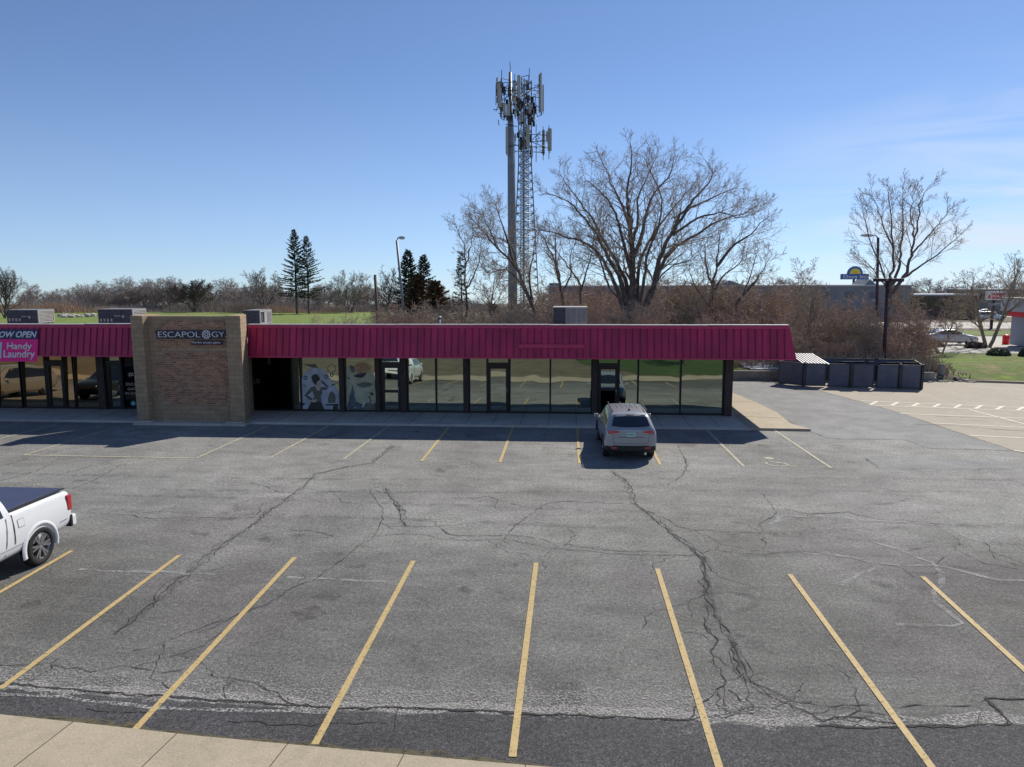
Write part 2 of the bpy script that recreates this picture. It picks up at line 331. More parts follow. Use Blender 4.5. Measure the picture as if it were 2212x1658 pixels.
main = [P_(wA, (-60,770),(60,768),(250,770),(360,765),(465,750)), P_(wA, (0,825),(180,825),(300,848),(480,868),(620,862),(750,855),(900,885),(1050,920),(1250,935),(1500,958),(1700,968),(1900,972),(2090,970)),
        P_(wA, (750,850),(790,790),(890,720),(970,660),(1050,608),(1200,595),(1400,602),(1600,612),(1680,615)), P_(wA, (750,828),(900,835),(1050,875),(1160,925)), P_(wA, (320,790),(380,830),(560,838),(740,830)),
        P_(wA, (1960,210),(2030,330),(2020,380),(1970,430),(1890,480)), P_(wA, (1700,640),(1850,700),(1960,770),(2080,795),(2210,800)), P_(wA, (1160,895),(1350,912),(1450,935),(1900,950)), P_(wA, (390,565),(520,575),(640,560),(780,605),(900,630)),
        P_(wC, (440,430),(700,440),(860,462),(1050,455),(1300,458),(1430,455)), P_(wC, (1430,440),(1470,370),(1600,350)), P_(wC, (1390,260),(1500,290),(1560,315),(1700,320),(1900,310),(2060,300),(2120,310)),
        P_(wC, (2060,300),(2100,360),(2145,430),(2110,500),(2095,555),(2000,620),(1880,710),(1780,790),(1650,840),(1480,940),(1350,990),(1100,1100)), P_(wC, (2095,555),(2212,548)), P_(wC, (1420,500),(1560,510),(1650,530),(1750,530),(1860,560)),
        P_(wC, (870,920),(870,870),(960,800),(1080,765)), P_(wC, (0,250),(200,200),(330,130),(430,120)), P_(wC, (0,290),(250,240),(500,170),(640,130),(800,110)), P_(wC, (400,300),(560,230),(700,150),(800,120)), P_(wC, (0,170),(220,110),(430,60),(800,70),(890,85)),
        P_(wB, (0,495),(60,530),(130,600),(190,660)), P_(wB, (210,930),(215,1010),(180,1060),(220,1120),(280,1170),(230,1230),(270,1350)), P_(wB, (190,880),(110,910),(95,960),(110,1020)), P_(wB, (0,440),(100,465),(300,480),(520,488),(620,480)), P_(wB, (540,488),(580,560)),
        P_(wB, (0,625),(100,635),(150,630)), P_(wB, (60,0),(80,60),(50,130),(10,165)), P_(wB, (560,240),(610,310),(660,360),(600,400)), P_(wB, (700,340),(860,370),(1100,355),(1280,400),(1500,415),(1740,440)), P_(wB, (280,600),(520,625),(800,605),(1060,630),(1250,680),(1400,695),(1540,780)),
        P_(wB, (1480,605),(1600,575),(1800,600),(1960,680),(2170,715)), P_(wB, (1950,540),(2010,600),(2030,650),(2210,700)), P_(wB, (1210,20),(1310,86),(1700,90),(2150,86)), P_(wB, (940,30),(1100,42),(1200,40)),
        P_(wD, (1080,480),(1010,510),(960,560),(900,600),(860,665)), P_(wD, (1010,510),(1000,570),(1010,640)), P_(wD, (1080,490),(1110,560),(1120,610),(1050,640),(960,650)), P_(wD, (1020,545),(1070,590)), P_(wD, (920,250),(930,300),(980,345),(950,390),(970,460),(1010,510)),
        P_(wD, (1120,520),(1220,560),(1300,600),(1450,612),(2000,608)), P_(wD, (1480,665),(1540,630),(1640,640),(1700,665)), P_(wD, (1690,680),(1800,680),(1900,690),(2165,683),(2060,580),(2212,583)), P_(wD, (2060,570),(2020,600),(2025,680)),
        P_(wE, (980,370),(1000,385),(1120,395),(1220,425),(1290,455),(1320,490),(1360,512)), P_(wE, (400,530),(500,550),(700,552)), P_(wE, (1060,590),(1400,605),(1800,600)), P_(wE, (1850,530),(1820,640),(1800,690)), P_(wE, (0,330),(200,325)), P_(wE, (270,300),(200,370),(130,410)), P_(wE, (240,330),(420,360),(560,330),(760,360),(850,350)), P_(wE, (1180,60),(1080,100),(900,170),(740,230),(620,260)),
        P_(wE, (-30,400),(0,415),(300,440),(600,465),(900,485),(1300,510),(1550,530),(1850,525),(2212,540)), P_(wD, (0,628),(300,648),(860,668)), P_(wD, (860,668),(960,655),(1120,640)), P_(wD, (1370,690),(1680,697),(1880,692)), P_(wE, (1850,530),(2212,545)),
        [G(*z4(*q)) for q in ((690,930),(790,972),(900,982),(1370,991),(1540,1051),(1950,1061),(2150,1071))], [G(*z4(*q)) for q in ((130,665),(290,735),(520,848),(590,888),(690,930))],
        [G(*z4(*q)) for q in ((2150,1071),(1750,940),(1350,805),(1000,705),(700,625))]]
b = MB(); b2 = MB()
for q in wide:
    ribbon(b, q, .019, .0115, rng, .035, .7, .16); ribbon(b2, q, .16, .0082, rng, .05, .6, .3); ribbon(b, [p+Vector((rng.uniform(-.15,.15), .05, 0)) for p in q], .009, .0112, rng, .05, .6, .16)
for q in (P_(wE, (-30,400),(0,415),(300,440),(600,465),(900,485),(1300,510),(1550,530),(1850,525),(2212,540)), P_(wD, (0,628),(300,648),(860,668)), P_(wD, (1370,690),(1680,697),(1880,692),(2165,683),(2060,580),(2300,583))): ribbon(b, q, .032, .0118, rng, .02, .6, .14)
for q in main:
    ribbon(b, q, .013, .011, rng, .028, .8, .15)
    for _ in range(int(len(q)*.3)):                # short offshoots
        i = rng.randrange(len(q)-1); p = q[i].lerp(q[i+1], rng.random()); a = rng.uniform(0, 6.28); l = rng.uniform(.3, 1.3); p2 = p+Vector((math.cos(a), math.sin(a), 0))*l
        ribbon(b, [p, p2, p2+Vector((math.cos(a+.7), math.sin(a+.7), 0))*l*.6], .009, .0108, rng, .03, .6, .12)
struct(b.build('pavement_cracks', M['crack'])); struct(b2.build('crack_stains', M['stain']))
b = MB()
for q in (P_(wB, (600,440),(700,380),(1000,385),(1200,410),(1500,420),(1740,450),(1850,520),(1960,545),(2080,500),(2110,430),(2080,360)), P_(wB, (800,610),(1050,630),(1280,685),(1600,690),(1700,700),(1850,740),(2060,790),(2210,790)), P_(wB, (1050,820),(1180,750),(1330,680)),
          P_(wB, (1240,540),(1400,590),(1640,680),(1700,740),(1690,830),(1630,860),(1650,930),(1740,1000),(1820,1060),(1760,1080),(1400,1070)), P_(wB, (1400,270),(1620,310),(1740,400),(1770,460)), P_(wC, (440,745),(640,755),(900,760),(1200,775)), P_(wC, (1600,790),(1900,800),(2150,815))):
    ribbon(b, q, .10, .0098, rng, .03, .4)
struct(b.build('pale_scuffs', M['scuff']))
b = MB(); ro = random.Random(31)
for k in range(-3, 8):
    for y0_ in ((12.6, 14.2) if k % 2 else (13.4,)):
        x = -11.52+2.711*(k+.5)+ro.uniform(-.25,.25)
        for j in range(ro.randint(0, 2)):
            cx_, cy_, r_ = x+ro.uniform(-.3,.3), y0_+ro.uniform(-.5,.5), ro.uniform(.10,.34); b.add([(cx_+r_*(1+.25*math.sin(3*t+k))*math.cos(t*.5236), cy_+r_*(1+.25*math.cos(2*t+j))*math.sin(t*.5236), .0125+.0001*len(b.f)) for t in range(12)], [tuple(range(12))])
for k in range(8):
    x = -7.8+2.74*(k-.5)+ro.uniform(-.2,.2); cx_, cy_, r_ = x, 28.4+ro.uniform(-1.6,1.2), ro.uniform(.15,.4); b.add([(cx_+r_*math.cos(t*.5236), cy_+r_*1.2*math.sin(t*.5236), .0125+.0001*len(b.f)) for t in range(12)], [tuple(range(12))])
struct(b.build('oil_stains', M['oil'], fix=False))
b = MB()
for (x0, y0_, x1, y1_, bend) in ((-26,20.2,26,19.0,.5),(-26,18.8,26,17.6,.5),(-20,22.6,14,23.4,-.4),(-20,21.2,14,22.0,-.4),(4,18.0,40,21.5,.8),(4,16.7,40,20.1,.8)):
    ribbon(b, [Vector((x0+(x1-x0)*t/12, y0_+(y1_-y0_)*t/12+bend*math.sin(t/12*3.14*1.6), 0)) for t in range(13)], .24, .0052+.0002*len(b.v)/30, ro, .01, .15)
struct(b.build('tyre_marks', M['tyre']))
# painted lines
def line(b, a, c, wd=.1, z=.0135):
    ribbon(b, [Vector((a[0], a[1], 0)), Vector((c[0], c[1], 0))], wd, z)
b = MB()
ends = [((155,1191),(-260,1431)),((387,1201),(0,1490)),((637,1205),(290,1580)),((893,1213),(680,1610)),((1158,1217),(1107,1637)),((1420,1230),(1560,1680)),((1706,1242),(2030,1683)),((1993,1247),(2400,1620))]
for a, c in ends:
    a, c = G(*a), G(*c); line(b, a, c, .105)
for k in range(-4, 0): line(b, (-11.52+2.711*k, 15.8), (-11.52+2.711*k, 10.6), .105)
struct(b.build('stall_lines_near', M['yellow']))
b = MB()
for i in (2,3,4,5): line(b, (-10.53+2.74*i, 31.15), (-10.53+2.74*i, 25.0), .1)
struct(b.build('stall_lines_middle', M['yellow']))
b = MB()
for p, q in (((709,921),(582,991)),((840,921),(742,993)),((1525,928),(1607,1009)),((1672,930),(1795,1012)),((577,922),(424,991)),((424,991),(50,984)),((52,984),(258,922)),((122,918),(-60,964)),((0,917),(-190,964))): line(b, G(*p), G(*q), .095)
for k in range(5): line(b, (-24.3-2.74*k, 31.1), (-24.3-2.74*k, 25.2), .095)
# wheelchair symbol
def wS(x, y): return S(1800+x/2.829, 850+y/2.829)
ribbon(b, P_(wS, (385,885),(430,895),(500,905),(520,912),(545,925),(595,925)), .07, .0142); ribbon(b, P_(wS, (378,895),(372,908),(420,922),(480,926),(520,918)), .06, .0138)
ribbon(b, P_(wS, (430,903),(500,903)), .05, .0146)
c0 = wS(395, 869); b.add([(c0.x+.17*math.cos(t*.524), c0.y+.17*math.sin(t*.524), .0138) for t in range(12)], [tuple(range(12))])
struct(b.build('stall_lines_upper', M['white_line']))
b = MB()
for p, q in (((1050,712),(2300,766)),((1110,745),(2300,788)),((1330,805),(2300,841)),((1820,775),(2300,901)),((1555,872),(2300,908)),((1825,960),(2300,984)),((2140,1068),(2300,1088)),((1820,612),(2300,640))):
    line(b, G(*z4(*p)), G(*z4(*q)), .12, .017)
for k in range(8):
    x = 1115+k*150; line(b, G(*z4(x, 741+k*5.5)), G(*z4(x+48, 718+k*5.5)), .16, .0172)
struct(b.build('lot_lines', M['white_paint']))
b = MB()
for k in range(4): 
    p = [G(*z4(1430+k*160, 860-k*12+rng.uniform(-30,90))) for _ in (0,)]; q = p[0]; ribbon(b, [q, q+Vector((1.5,-.2,0)), q+Vector((3.2,-1.1,0)), q+Vector((4.5,-1.3,0))], .02, .0125, rng, .03, .5)
struct(b.build('concrete_cracks', M['crack']))
# sidewalk along the shops and its apron at the right end
sw = [(-60,31.2),(-18.95,31.2),(-18.95,30.7),(-13.9,30.7),(-13.9,31.22),(7.6,31.18)]
aw = [(10.07,31.1),(9.6,32.3),(9.75,35),(9.45,38),(9.0,41.1),(8.9,46),(7.5,46)]
b = MB(); b.plate(sw+[(7.6,34.6),(-60,34.6)], -.05, .1); struct(b.build('sidewalk', M['walk2']))
b = MB(); b.plate([(7.602,31.18)]+aw[:-1]+[(7.602,46)], -.05, .098); struct(b.build('sidewalk_apron', M['walk']))
b = MB()
for k in range(44): b.bar((-44+k*1.2+(.0), 31.24, .1015), (-44+k*1.2, 34, .1015), .015, .004)
b.bar((7.7,33.9,.1),(9.6,33.5,.1),.03,.004); b.bar((7.7,37.9,.1),(9.4,37.9,.1),.02,.004)
struct(b.build('sidewalk_joints', M['crack']))
# ------------------------------------------------------------------ more materials
def brick_mat(name, c1, c2, mortar, bw, bh, ms, rough=.9, bmp=.6, var=.3):
    mt, N, L, B = nt(name); t = N.new('ShaderNodeTexCoord'); s = N.new('ShaderNodeSeparateXYZ'); L.new(t.outputs['Object'], s.inputs[0])
    ad = N.new('ShaderNodeMath'); ad.operation = 'ADD'; L.new(s.outputs['X'], ad.inputs[0]); L.new(s.outputs['Y'], ad.inputs[1])
    cx = N.new('ShaderNodeCombineXYZ'); L.new(ad.outputs[0], cx.inputs[0]); L.new(s.outputs['Z'], cx.inputs[1])
    br = N.new('ShaderNodeTexBrick'); L.new(cx.outputs[0], br.inputs['Vector'])
    br.inputs['Color1'].default_value = c1+(1,); br.inputs['Color2'].default_value = c2+(1,); br.inputs['Mortar'].default_value = mortar+(1,)
    br.inputs['Scale'].default_value = 1; br.inputs['Brick Width'].default_value = bw; br.inputs['Row Height'].default_value = bh; br.inputs['Mortar Size'].default_value = ms
    br.inputs['Bias'].default_value = 0
    c = mixc(N, L, .8, br.outputs['Color'], ramp(N, L, noise(N, L, cx.outputs[0], 3.5, 6, .75), [(.3, 1-var), (.7, 1+var)]), 'MULTIPLY')
    L.new(c, B.inputs['Base Color']); B.inputs['Roughness'].default_value = rough
    iv = N.new('ShaderNodeMath'); iv.operation = 'SUBTRACT'; iv.inputs[0].default_value = 1; L.new(br.outputs['Fac'], iv.inputs[1])
    mm = N.new('ShaderNodeMath'); mm.operation = 'MULTIPLY_ADD'; L.new(noise(N, L, cx.outputs[0], 25, 4), mm.inputs[0]); mm.inputs[1].default_value = .6; L.new(iv.outputs[0], mm.inputs[2])
    bump(N, L, B, mm.outputs[0], bmp, .012); return mt
M['block'] = brick_mat('tan_split_block', (.38,.275,.175), (.32,.23,.145), (.24,.18,.12), .40, .20, .008, var=.25)
M['brick'] = brick_mat('dark_red_brick', (.44,.22,.13), (.22,.115,.085), (.42,.31,.20), .26, .095, .010, var=.4)
M['fascia'] = mat('maroon_metal_siding', (.46,.017,.088), .55, 0, .32, .8, .15, 30, scale=(2.2,2.2,.35))
M['fascia_trim'] = mat('maroon_trim', (.52,.03,.11), .5, 0, .12, 2)
M['fascia_seam_shade'] = mat('maroon_seam_shade', (.16,.008,.04), .6, 0, .3, 3); M['cap'] = mat('pale_metal_cap', (.55,.50,.48), .5, .2, .2, 3)  # seam maroon darkened so the battens carry painted shadow lines
M['roof'] = mat('grey_membrane_roof', (.28,.27,.26), .9, 0, .2, .8)
M['soffit'] = mat('brown_soffit', (.05,.03,.03), .8)
M['frame'] = mat('dark_bronze_frame', (.022,.018,.018), .45, .3, .1)
M['wood'] = mat('dark_stained_wood', (.05,.033,.03), .75, 0, .4, 3, .3, 20, scale=(6,6,1))
def glass_mat(name, tint, rough=.02, wav=.05):
    mt, N, L, B = nt(name); B.inputs['Metallic'].default_value = 1; B.inputs['Base Color'].default_value = tint+(1,); B.inputs['Roughness'].default_value = rough
    v = coord(N, L); bump(N, L, B, noise(N, L, v, .9, 1, .4), wav, .12); return mt
M['glass'] = glass_mat('mirror_tint_glass', (.36,.41,.35), .02, .03)
M['glass_brown'] = glass_mat('bronze_tint_glass', (.40,.31,.20))
M['glass_black'] = glass_mat('black_film_glass', (.02,.02,.028), .06)
M['steel'] = mat('brushed_steel', (.5,.5,.5), .35, .9, .05)
M['galv'] = mat('galvanised_steel', (.22,.24,.26), .55, .5, .15, 1.5)
M['darksteel'] = mat('dark_steel', (.045,.05,.055), .5, .5, .2, 2)
M['panel'] = mat('antenna_grey', (.40,.41,.39), .6, 0, .08)
M['hvac'] = mat('hvac_beige', (.40,.38,.35), .6, .1, .12, 2); M['hvac_dark'] = mat('hvac_coil_dark', (.075,.08,.095), .8, .2, .5, 9, .5, 60)
M['hvac_mid'] = mat('hvac_grey', (.22,.22,.225), .6, .1, .15, 3)
M['white'] = mat('white_letters', (.75,.76,.78), .5, 0, 0); M['sign_dark'] = mat('sign_backing', (.03,.022,.035), .5, 0, .1)
M['navy'] = mat('banner_navy', (.035,.025,.09), .6, 0, .05); M['pink'] = mat('banner_pink', (.92,.012,.24), .6, 0, .04); M['pale_blue'] = mat('banner_pale_blue', (.45,.62,.68), .6, 0, .05)
M['ink'] = mat('print_dark', (.045,.045,.045), .6, 0, .4, 14); M['ink2'] = mat('print_grey', (.14,.14,.12), .6, 0, .5, 14); M['print_bg'] = mat('print_pale', (.44,.49,.57), .4, 0, .25, 2); M['print_tan'] = mat('print_tan', (.46,.27,.14), .6, 0, .3, 6); M['skin_print'] = mat('print_skin', (.55,.44,.35), .6, 0, .2, 8); M['print_olive'] = mat('print_olive', (.42,.43,.30), .4, 0, .25, 2); M['print_blue'] = mat('print_slate', (.09,.11,.14), .6, 0, .4, 9)
M['teal'] = mat('badge_teal', (.03,.30,.33), .5, 0, 0); M['red'] = mat('red_paint', (.70,.015,.02), .45, 0, .06); M['maroon'] = mat('maroon_tile', (.25,.02,.06), .5, 0, .1)
M['fence'] = mat('slate_fence_panel', (.105,.115,.155), .7, 0, .2, 2, .2, 40); M['wallgrey'] = mat('hotel_grey', (.19,.205,.235), .8, 0, .2, .25); M['hotel_roof'] = mat('hotel_roof', (.34,.36,.40), .8, 0, .1)
M['stone'] = mat('weathered_concrete', (.27,.24,.21), .9, 0, .3, 2, .4, 15); M['black'] = mat('black_rubber', (.012,.012,.013), .8, 0, .2)
M['gas_white'] = mat('white_stucco', (.55,.58,.64), .7, 0, .06); M['gas_grey'] = mat('grey_stucco', (.30,.34,.42), .7, 0, .06); M['tan_wall'] = mat('tan_stucco', (.42,.33,.22), .8, 0, .1)
M['pole'] = mat('dark_light_pole', (.05,.025,.04), .6, .2, .15); M['woodpole'] = mat('utility_pole_wood', (.14,.10,.075), .9, 0, .3, 2, .4, 14, scale=(5,5,.6))
# ------------------------------------------------------------------ text
def text_obj(s, box, place, mt, name, parent, shear=0, off=0, ext=.012):
    cu = bpy.data.curves.new('t', 'FONT'); cu.body = s; cu.shear = shear; cu.offset = off; cu.resolution_u = 3
    to = bpy.data.objects.new('t', cu); COL.objects.link(to); dg = bpy.context.evaluated_depsgraph_get()
    me = bpy.data.meshes.new_from_object(to.evaluated_get(dg)); bpy.data.objects.remove(to); bpy.data.curves.remove(cu)
    x0, x1, z0, z1_ = box; xa = [q.co.x for q in me.vertices]; ya = [q.co.y for q in me.vertices]
    mx_, nx_, my_, ny_ = max(xa), min(xa), max(ya), min(ya)
    bm = bmesh.new(); bm.from_mesh(me); bmesh.ops.remove_doubles(bm, verts=bm.verts, dist=1e-4)
    for q in bm.verts: q.co = (x0+(q.co.x-nx_)/(mx_-nx_)*(x1-x0), 0, z0+(q.co.y-ny_)/(my_-ny_)*(z1_-z0))
    r = bmesh.ops.extrude_face_region(bm, geom=bm.faces[:])
    for q in r['geom']:
        if isinstance(q, bmesh.types.BMVert): q.co.y = -ext
    for q in bm.verts: q.co = place(q.co.x, q.co.z, q.co.y)
    bmesh.ops.recalc_face_normals(bm, faces=bm.faces); bm.to_mesh(me); bm.free(); me.materials.clear(); me.materials.append(mt); me.name = name
    o = bpy.data.objects.new(name, me); COL.objects.link(o); o.parent = parent; return o
# ------------------------------------------------------------------ the strip mall
GY = 34.05
mall = thing('strip_mall', 'long single storey strip mall with maroon metal fascia and mirrored shop windows', 'building', (0,0,0))
def fy(z): return 32.3+.3*(z-2.83)/1.47
ZT = 4.28
def fascia(x0, x1, splay=0):
    b = MB(); s = splay
    b.add([(x0,32.3,2.83),(x1+s,32.3,2.83),(x1,32.6,ZT),(x0,32.6,ZT),(x0,32.42,2.83),(x1+s-.1,32.42,2.83),(x1-.1,32.75,ZT),(x0,32.75,ZT)], [(0,1,2,3),(4,7,6,5),(0,4,5,1),(3,2,6,7),(0,3,7,4)] + ([] if s else [(1,5,6,2)]))
    if s: b.add([(x1+s,32.3,2.83),(x1+s,46.5,2.83),(x1+.2,46.2,3.3),(x1,32.6,ZT),(x1+s-.1,32.42,2.83),(x1+s-.1,46.4,2.83),(x1+.1,46.1,3.3),(x1-.1,32.75,ZT)], [(0,1,2,3),(4,7,6,5),(0,4,5,1),(3,2,6,7),(1,5,6,2)])
    f = b.build('fascia', M['fascia'], mall, fix=False)
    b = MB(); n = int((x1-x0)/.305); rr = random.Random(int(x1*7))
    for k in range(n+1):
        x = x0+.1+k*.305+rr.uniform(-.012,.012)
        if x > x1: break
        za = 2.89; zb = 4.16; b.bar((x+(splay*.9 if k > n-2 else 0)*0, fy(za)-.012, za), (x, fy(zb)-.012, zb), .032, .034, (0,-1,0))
    b.build('batten', M['fascia_seam_shade'], f)
    b = MB(); b.bar((x0+.002, fy(2.865)-.02, 2.86), (x1+s*.98, fy(2.865)-.02, 2.86), .06, .05, (0,-1,0)); 
    b.bar((x0+.002, fy(4.2)-.02, 4.2), (x1, fy(4.2)-.02, 4.2), .13, .04, (0,-1,0)) 
    b.build('trim', M['fascia_trim'], f)
    b = MB(); segs = max(2, int((x1-x0)/3.05))
    for k in range(segs): a = x0+(x1-x0)*k/segs; c = x0+(x1-x0)*(k+1)/segs-.015; dz = rr.uniform(-.012,.012); b.box(a, c, 32.52, 32.85, ZT+.001+dz, ZT+.035+dz)
    b.build('cap', M['cap'], f)
fascia(-60, -18.88); fascia(-14.36, 9.42, .30)
b = MB(); b.box(-60, 9.32, 32.8, 46.1, 3.30, 3.42); b.build('roof', M['roof'], mall)
b = MB(); b.box(-60, -18.9, 32.43, 34.3, 2.93, 2.99); b.box(-14.36, 9.55, 32.43, 34.3, 2.93, 2.99); b.box(7.5, 9.55, 34.3, 46, 2.93, 2.99); b.build('soffit', M['soffit'], mall)
b = MB(); b.box(7.2, 7.4, 34.35, 45.8, -.05, 3.25); b.box(-60, 7.4, 45.8, 46, -.05, 3.25); b.box(-60, -59.8, 34.3, 45.8, -.05, 3.25); b.box(-60, 7.2, 34.36, 34.5, -.05, 3.25); b.build('wall', M['stone'], mall)
Z0, Z1 = .10, 2.99
rw = random.Random(3)
def pane(x0, x1, z0, z1_, mt, parent, name='pane', tilt=.10):
    k = tilt/2.8; y0 = GY+(z0-Z0)*k; y1 = GY+(z1_-Z0)*k; d = rw.uniform(-.006, .006); e = rw.uniform(-.004, .004)
    return MB().add([(x0,y0+d,z0),(x1,y0-d,z0),(x1,y1-d+e,z1_),(x0,y1+d+e,z1_),(x0,y0+.02+d,z0),(x1,y0+.02-d,z0),(x1,y1+.02-d+e,z1_),(x0,y1+.02+d+e,z1_)], [(0,1,2,3),(7,6,5,4),(0,4,5,1),(3,2,6,7),(0,3,7,4),(1,5,6,2)]).build(name, mt, parent)
def window(x0, x1, mt):
    b = MB(); t = .03; y0, y1 = GY-.05, GY+.17
    b.box(x0, x0+t, y0, y1, Z0, Z1); b.box(x1-t, x1, y0, y1, Z0, Z1); b.box(x0+t, x1-t, y0, y1, Z0, Z0+.09); b.box(x0+t, x1-t, y0, y1, Z1-.05, Z1)
    f = b.build('window', M['frame'], mall); return f, pane(x0+t, x1-t, Z0+.09, Z1-.05, mt, f)
def door(x0, x1, mt, zt=2.28, mid=None, mt2=None):
    b = MB(); y0, y1 = GY-.07, GY+.17; t = .10
    b.box(x0, x0+.06, y0, y1, Z0, Z1); b.box(x1-.06, x1, y0, y1, Z0, Z1); b.box(x0+.06, x1-.06, y0, y1, zt, zt+.17)
    f = b.build('door', M['frame'], mall)
    b = MB(); a, c = x0+.065, x1-.065; y0 += .015; y1 -= .04
    b.box(a, a+t, y0, y1, Z0+.01, zt-.005); b.box(c-t, c, y0, y1, Z0+.01, zt-.005); b.box(a+t, c-t, y0, y1, Z0+.01, Z0+.14); b.box(a+t, c-t, y0, y1, zt-.1, zt-.005)
    if mid: b.box(a+t, c-t, y0, y1, mid-.06, mid+.06)
    b.build('leaf_frame', M['frame'], f, bevel=.005)
    if mid: pane(a+t, c-t, Z0+.14, mid-.06, mt2 or mt, f, tilt=.08); pane(a+t, c-t, mid+.06, zt-.1, mt, f, tilt=.08)
    else: pane(a+t, c-t, Z0+.14, zt-.1, mt, f, tilt=.08)
    pane(x0+.06, x1-.06, zt+.17, Z1-.02, mt, f, 'transom')
    b = MB(); hx = c-.05; b.tube([(hx, y0-.005, 1.0), (hx, y0-.06, 1.02), (hx, y0-.06, 1.28), (hx, y0-.005, 1.3)], .012, 6); b.build('handle', M['steel'], f, True)
    return f
def column(x0, x1, d=.14):
    MB().box(x0, x1, GY-.05-d, GY+.25, Z0, Z1).build('column', M['wood'], mall, bevel=.012)
gx1 = lambda x: A(*z1(x, 725), GY).x
gx2 = lambda x: A(*z2(x, 725), GY).x
gx3 = lambda x: A(*z3(x, 725), GY).x
gb = M['glass_brown']
for x0, x1 in ((-900,-700),(-695,-500),(-495,-250),(-245,-20),(-15,185),(195,398)): window(gx1(x0)+.02, gx1(x1)-.02, gb)
door(gx1(400), gx1(556), gb); window(gx1(558), gx1(632), gb); window(gx1(640), gx1(842), gb); column(gx1(844), gx1(905)); doorB = door(gx1(907), gx1(1040), M['glass'])
wesc, _ = window(gx1(1042), -18.2, M['glass_black'])
wdark, _ = window(-14.9, gx2(462), M['glass_black']); window(gx2(464), gx2(531), M['glass']); wg1, _ = window(gx2(534), gx2(862), M['glass'])
column(gx2(864), gx2(904)); wg2, _ = window(gx2(906), gx2(1166), M['glass']); column(gx2(1168), gx2(1208))
door(gx2(1210), gx2(1382), M['glass'], mid=1.08); column(gx2(1384), gx2(1432)); window(gx2(1434), gx2(1674), M['glass']); window(gx2(1677), gx2(1910), M['glass'])
column(gx2(1912), gx2(1954)); window(gx2(1956), gx2(2106), M['glass']); door(gx3(94), gx3(284), M['glass']); window(gx3(287), gx3(627), M['glass']); window(gx3(630), gx3(978), M['glass'])
column(gx3(980), gx3(1024)); doorE = door(gx3(1026), gx3(1206), M['glass'], mid=1.25, mt2=M['glass_black']); window(gx3(1208), gx3(1368), M['glass']); window(gx3(1371), gx3(1728), M['glass']); window(gx3(1731), gx3(2092), M['glass'])
column(gx3(2094), gx3(2160), .22)
# printed film and lettering on the glass
def gpl(x, z, y): return Vector((x, GY-.004+(z-Z0)*.036+y*.3, z))
def gp(f, x, y):                         # zoom point -> x,z on the glass
    q = A(*f(x, y), GY+.04); return q.x, q.z
def shape(name, poly, mt, parent, dy=0):
    b = MB(); n = len(poly); fr = [gpl(x, z, -.02-dy) for x, z in poly]; bk = [gpl(x, z, -.015-dy) for x, z in poly]
    b.add(fr+bk, [tuple(range(n)), tuple(range(2*n-1, n-1, -1))]+[(i, i+n, (i+1)%n+n, (i+1)%n) for i in range(n)]); return b.build(name, mt, parent)
def wG(x, y): return ((740+x/10.055)*.8567, (900+y/10.055)*.8567)      # zoom of the two printed windows
def poly(name, mt, parent, dy, *pts): return shape(name, [gp(wG, x, y) for x, y in pts], mt, parent, dy)
def blob(name, mt, parent, dy, cx_, cy_, rx, ry, n=18, rot=0):
    return poly(name, mt, parent, dy, *[(cx_+rx*math.cos(t*6.2832/n)*math.cos(rot)-ry*math.sin(t*6.2832/n)*math.sin(rot), cy_+rx*math.cos(t*6.2832/n)*math.sin(rot)+ry*math.sin(t*6.2832/n)*math.cos(rot)) for t in range(n)])
def ring(cx_, cy_, r1, r0, parent, dy=.02, mt='ink'):
    b = MB(); n = 16; vs_ = []
    for r_ in (r1, r0):
        for t in range(n): x, z = gp(wG, cx_+r_*math.cos(t*6.2832/n), cy_+r_*math.sin(t*6.2832/n)); vs_.append(gpl(x, z, -.02-dy))
    b.add(vs_, [(i, (i+1)%n, n+(i+1)%n, n+i) for i in range(n)]); b.build('print', M[mt], parent)
p = wg1; pb = M['print_bg']
poly('printed_film', pb, p, 0, (200,560),(330,330),(560,270),(780,330),(980,620),(1160,900),(1180,1395),(240,1395))
poly('print', M['ink'], p, .02, (350,1395),(400,1250),(470,1120),(700,1120),(760,1260),(840,1395))
poly('print', M['ink2'], p, .035, (430,780),(520,755),(600,740),(690,780),(740,900),(700,1000),(720,1140),(470,1140),(530,1000),(500,900))
poly('print', M['skin_print'], p, .05, (560,760),(600,700),(660,690),(700,760),(670,850),(600,860))
blob('print', M['skin_print'], p, .05, 640, 640, 48, 70)
poly('print', M['ink'], p, .06, (450,520),(500,455),(590,440),(640,500),(680,560),(640,620),(590,640),(590,720),(540,700),(490,630))
poly('print', M['ink2'], p, .045, (430,790),(280,985),(420,1100),(500,1090),(460,1030),(360,980),(500,850))
poly('print', M['skin_print'], p, .055, (480,1090),(600,1070),(610,1110),(540,1160),(470,1140))
poly('print', M['ink2'], p, .045, (690,770),(840,760),(870,830),(760,850),(700,860)); poly('print', M['ink'], p, .05, (700,600),(730,610),(900,760),(870,780),(720,660))
poly('print', M['ink2'], p, .03, (890,1170),(880,1040),(930,900),(980,870),(1050,940),(1080,1060),(1060,1170)); poly('print', M['ink'], p, .02, (820,1200),(1140,1190),(1160,1240),(820,1235))
blob('print', M['ink'], p, .04, 1075, 1290, 75, 62); ring(305, 535, 52, 30, p); ring(828, 510, 52, 30, p); ring(965, 465, 48, 26, p); ring(960, 300, 108, 98, p, .02, 'ink2')
poly('print', M['ink'], p, .03, (960,745),(975,700),(1130,665),(1040,710)); poly('print', M['ink2'], p, .03, (240,700),(265,700),(345,790),(335,800)); poly('print', M['ink2'], p, .03, (220,195),(420,200),(540,190),(620,285),(480,280),(390,240)); poly('print', M['ink'], p, .03, (150,1210),(260,1170),(320,1190),(270,1230))
p = wg2
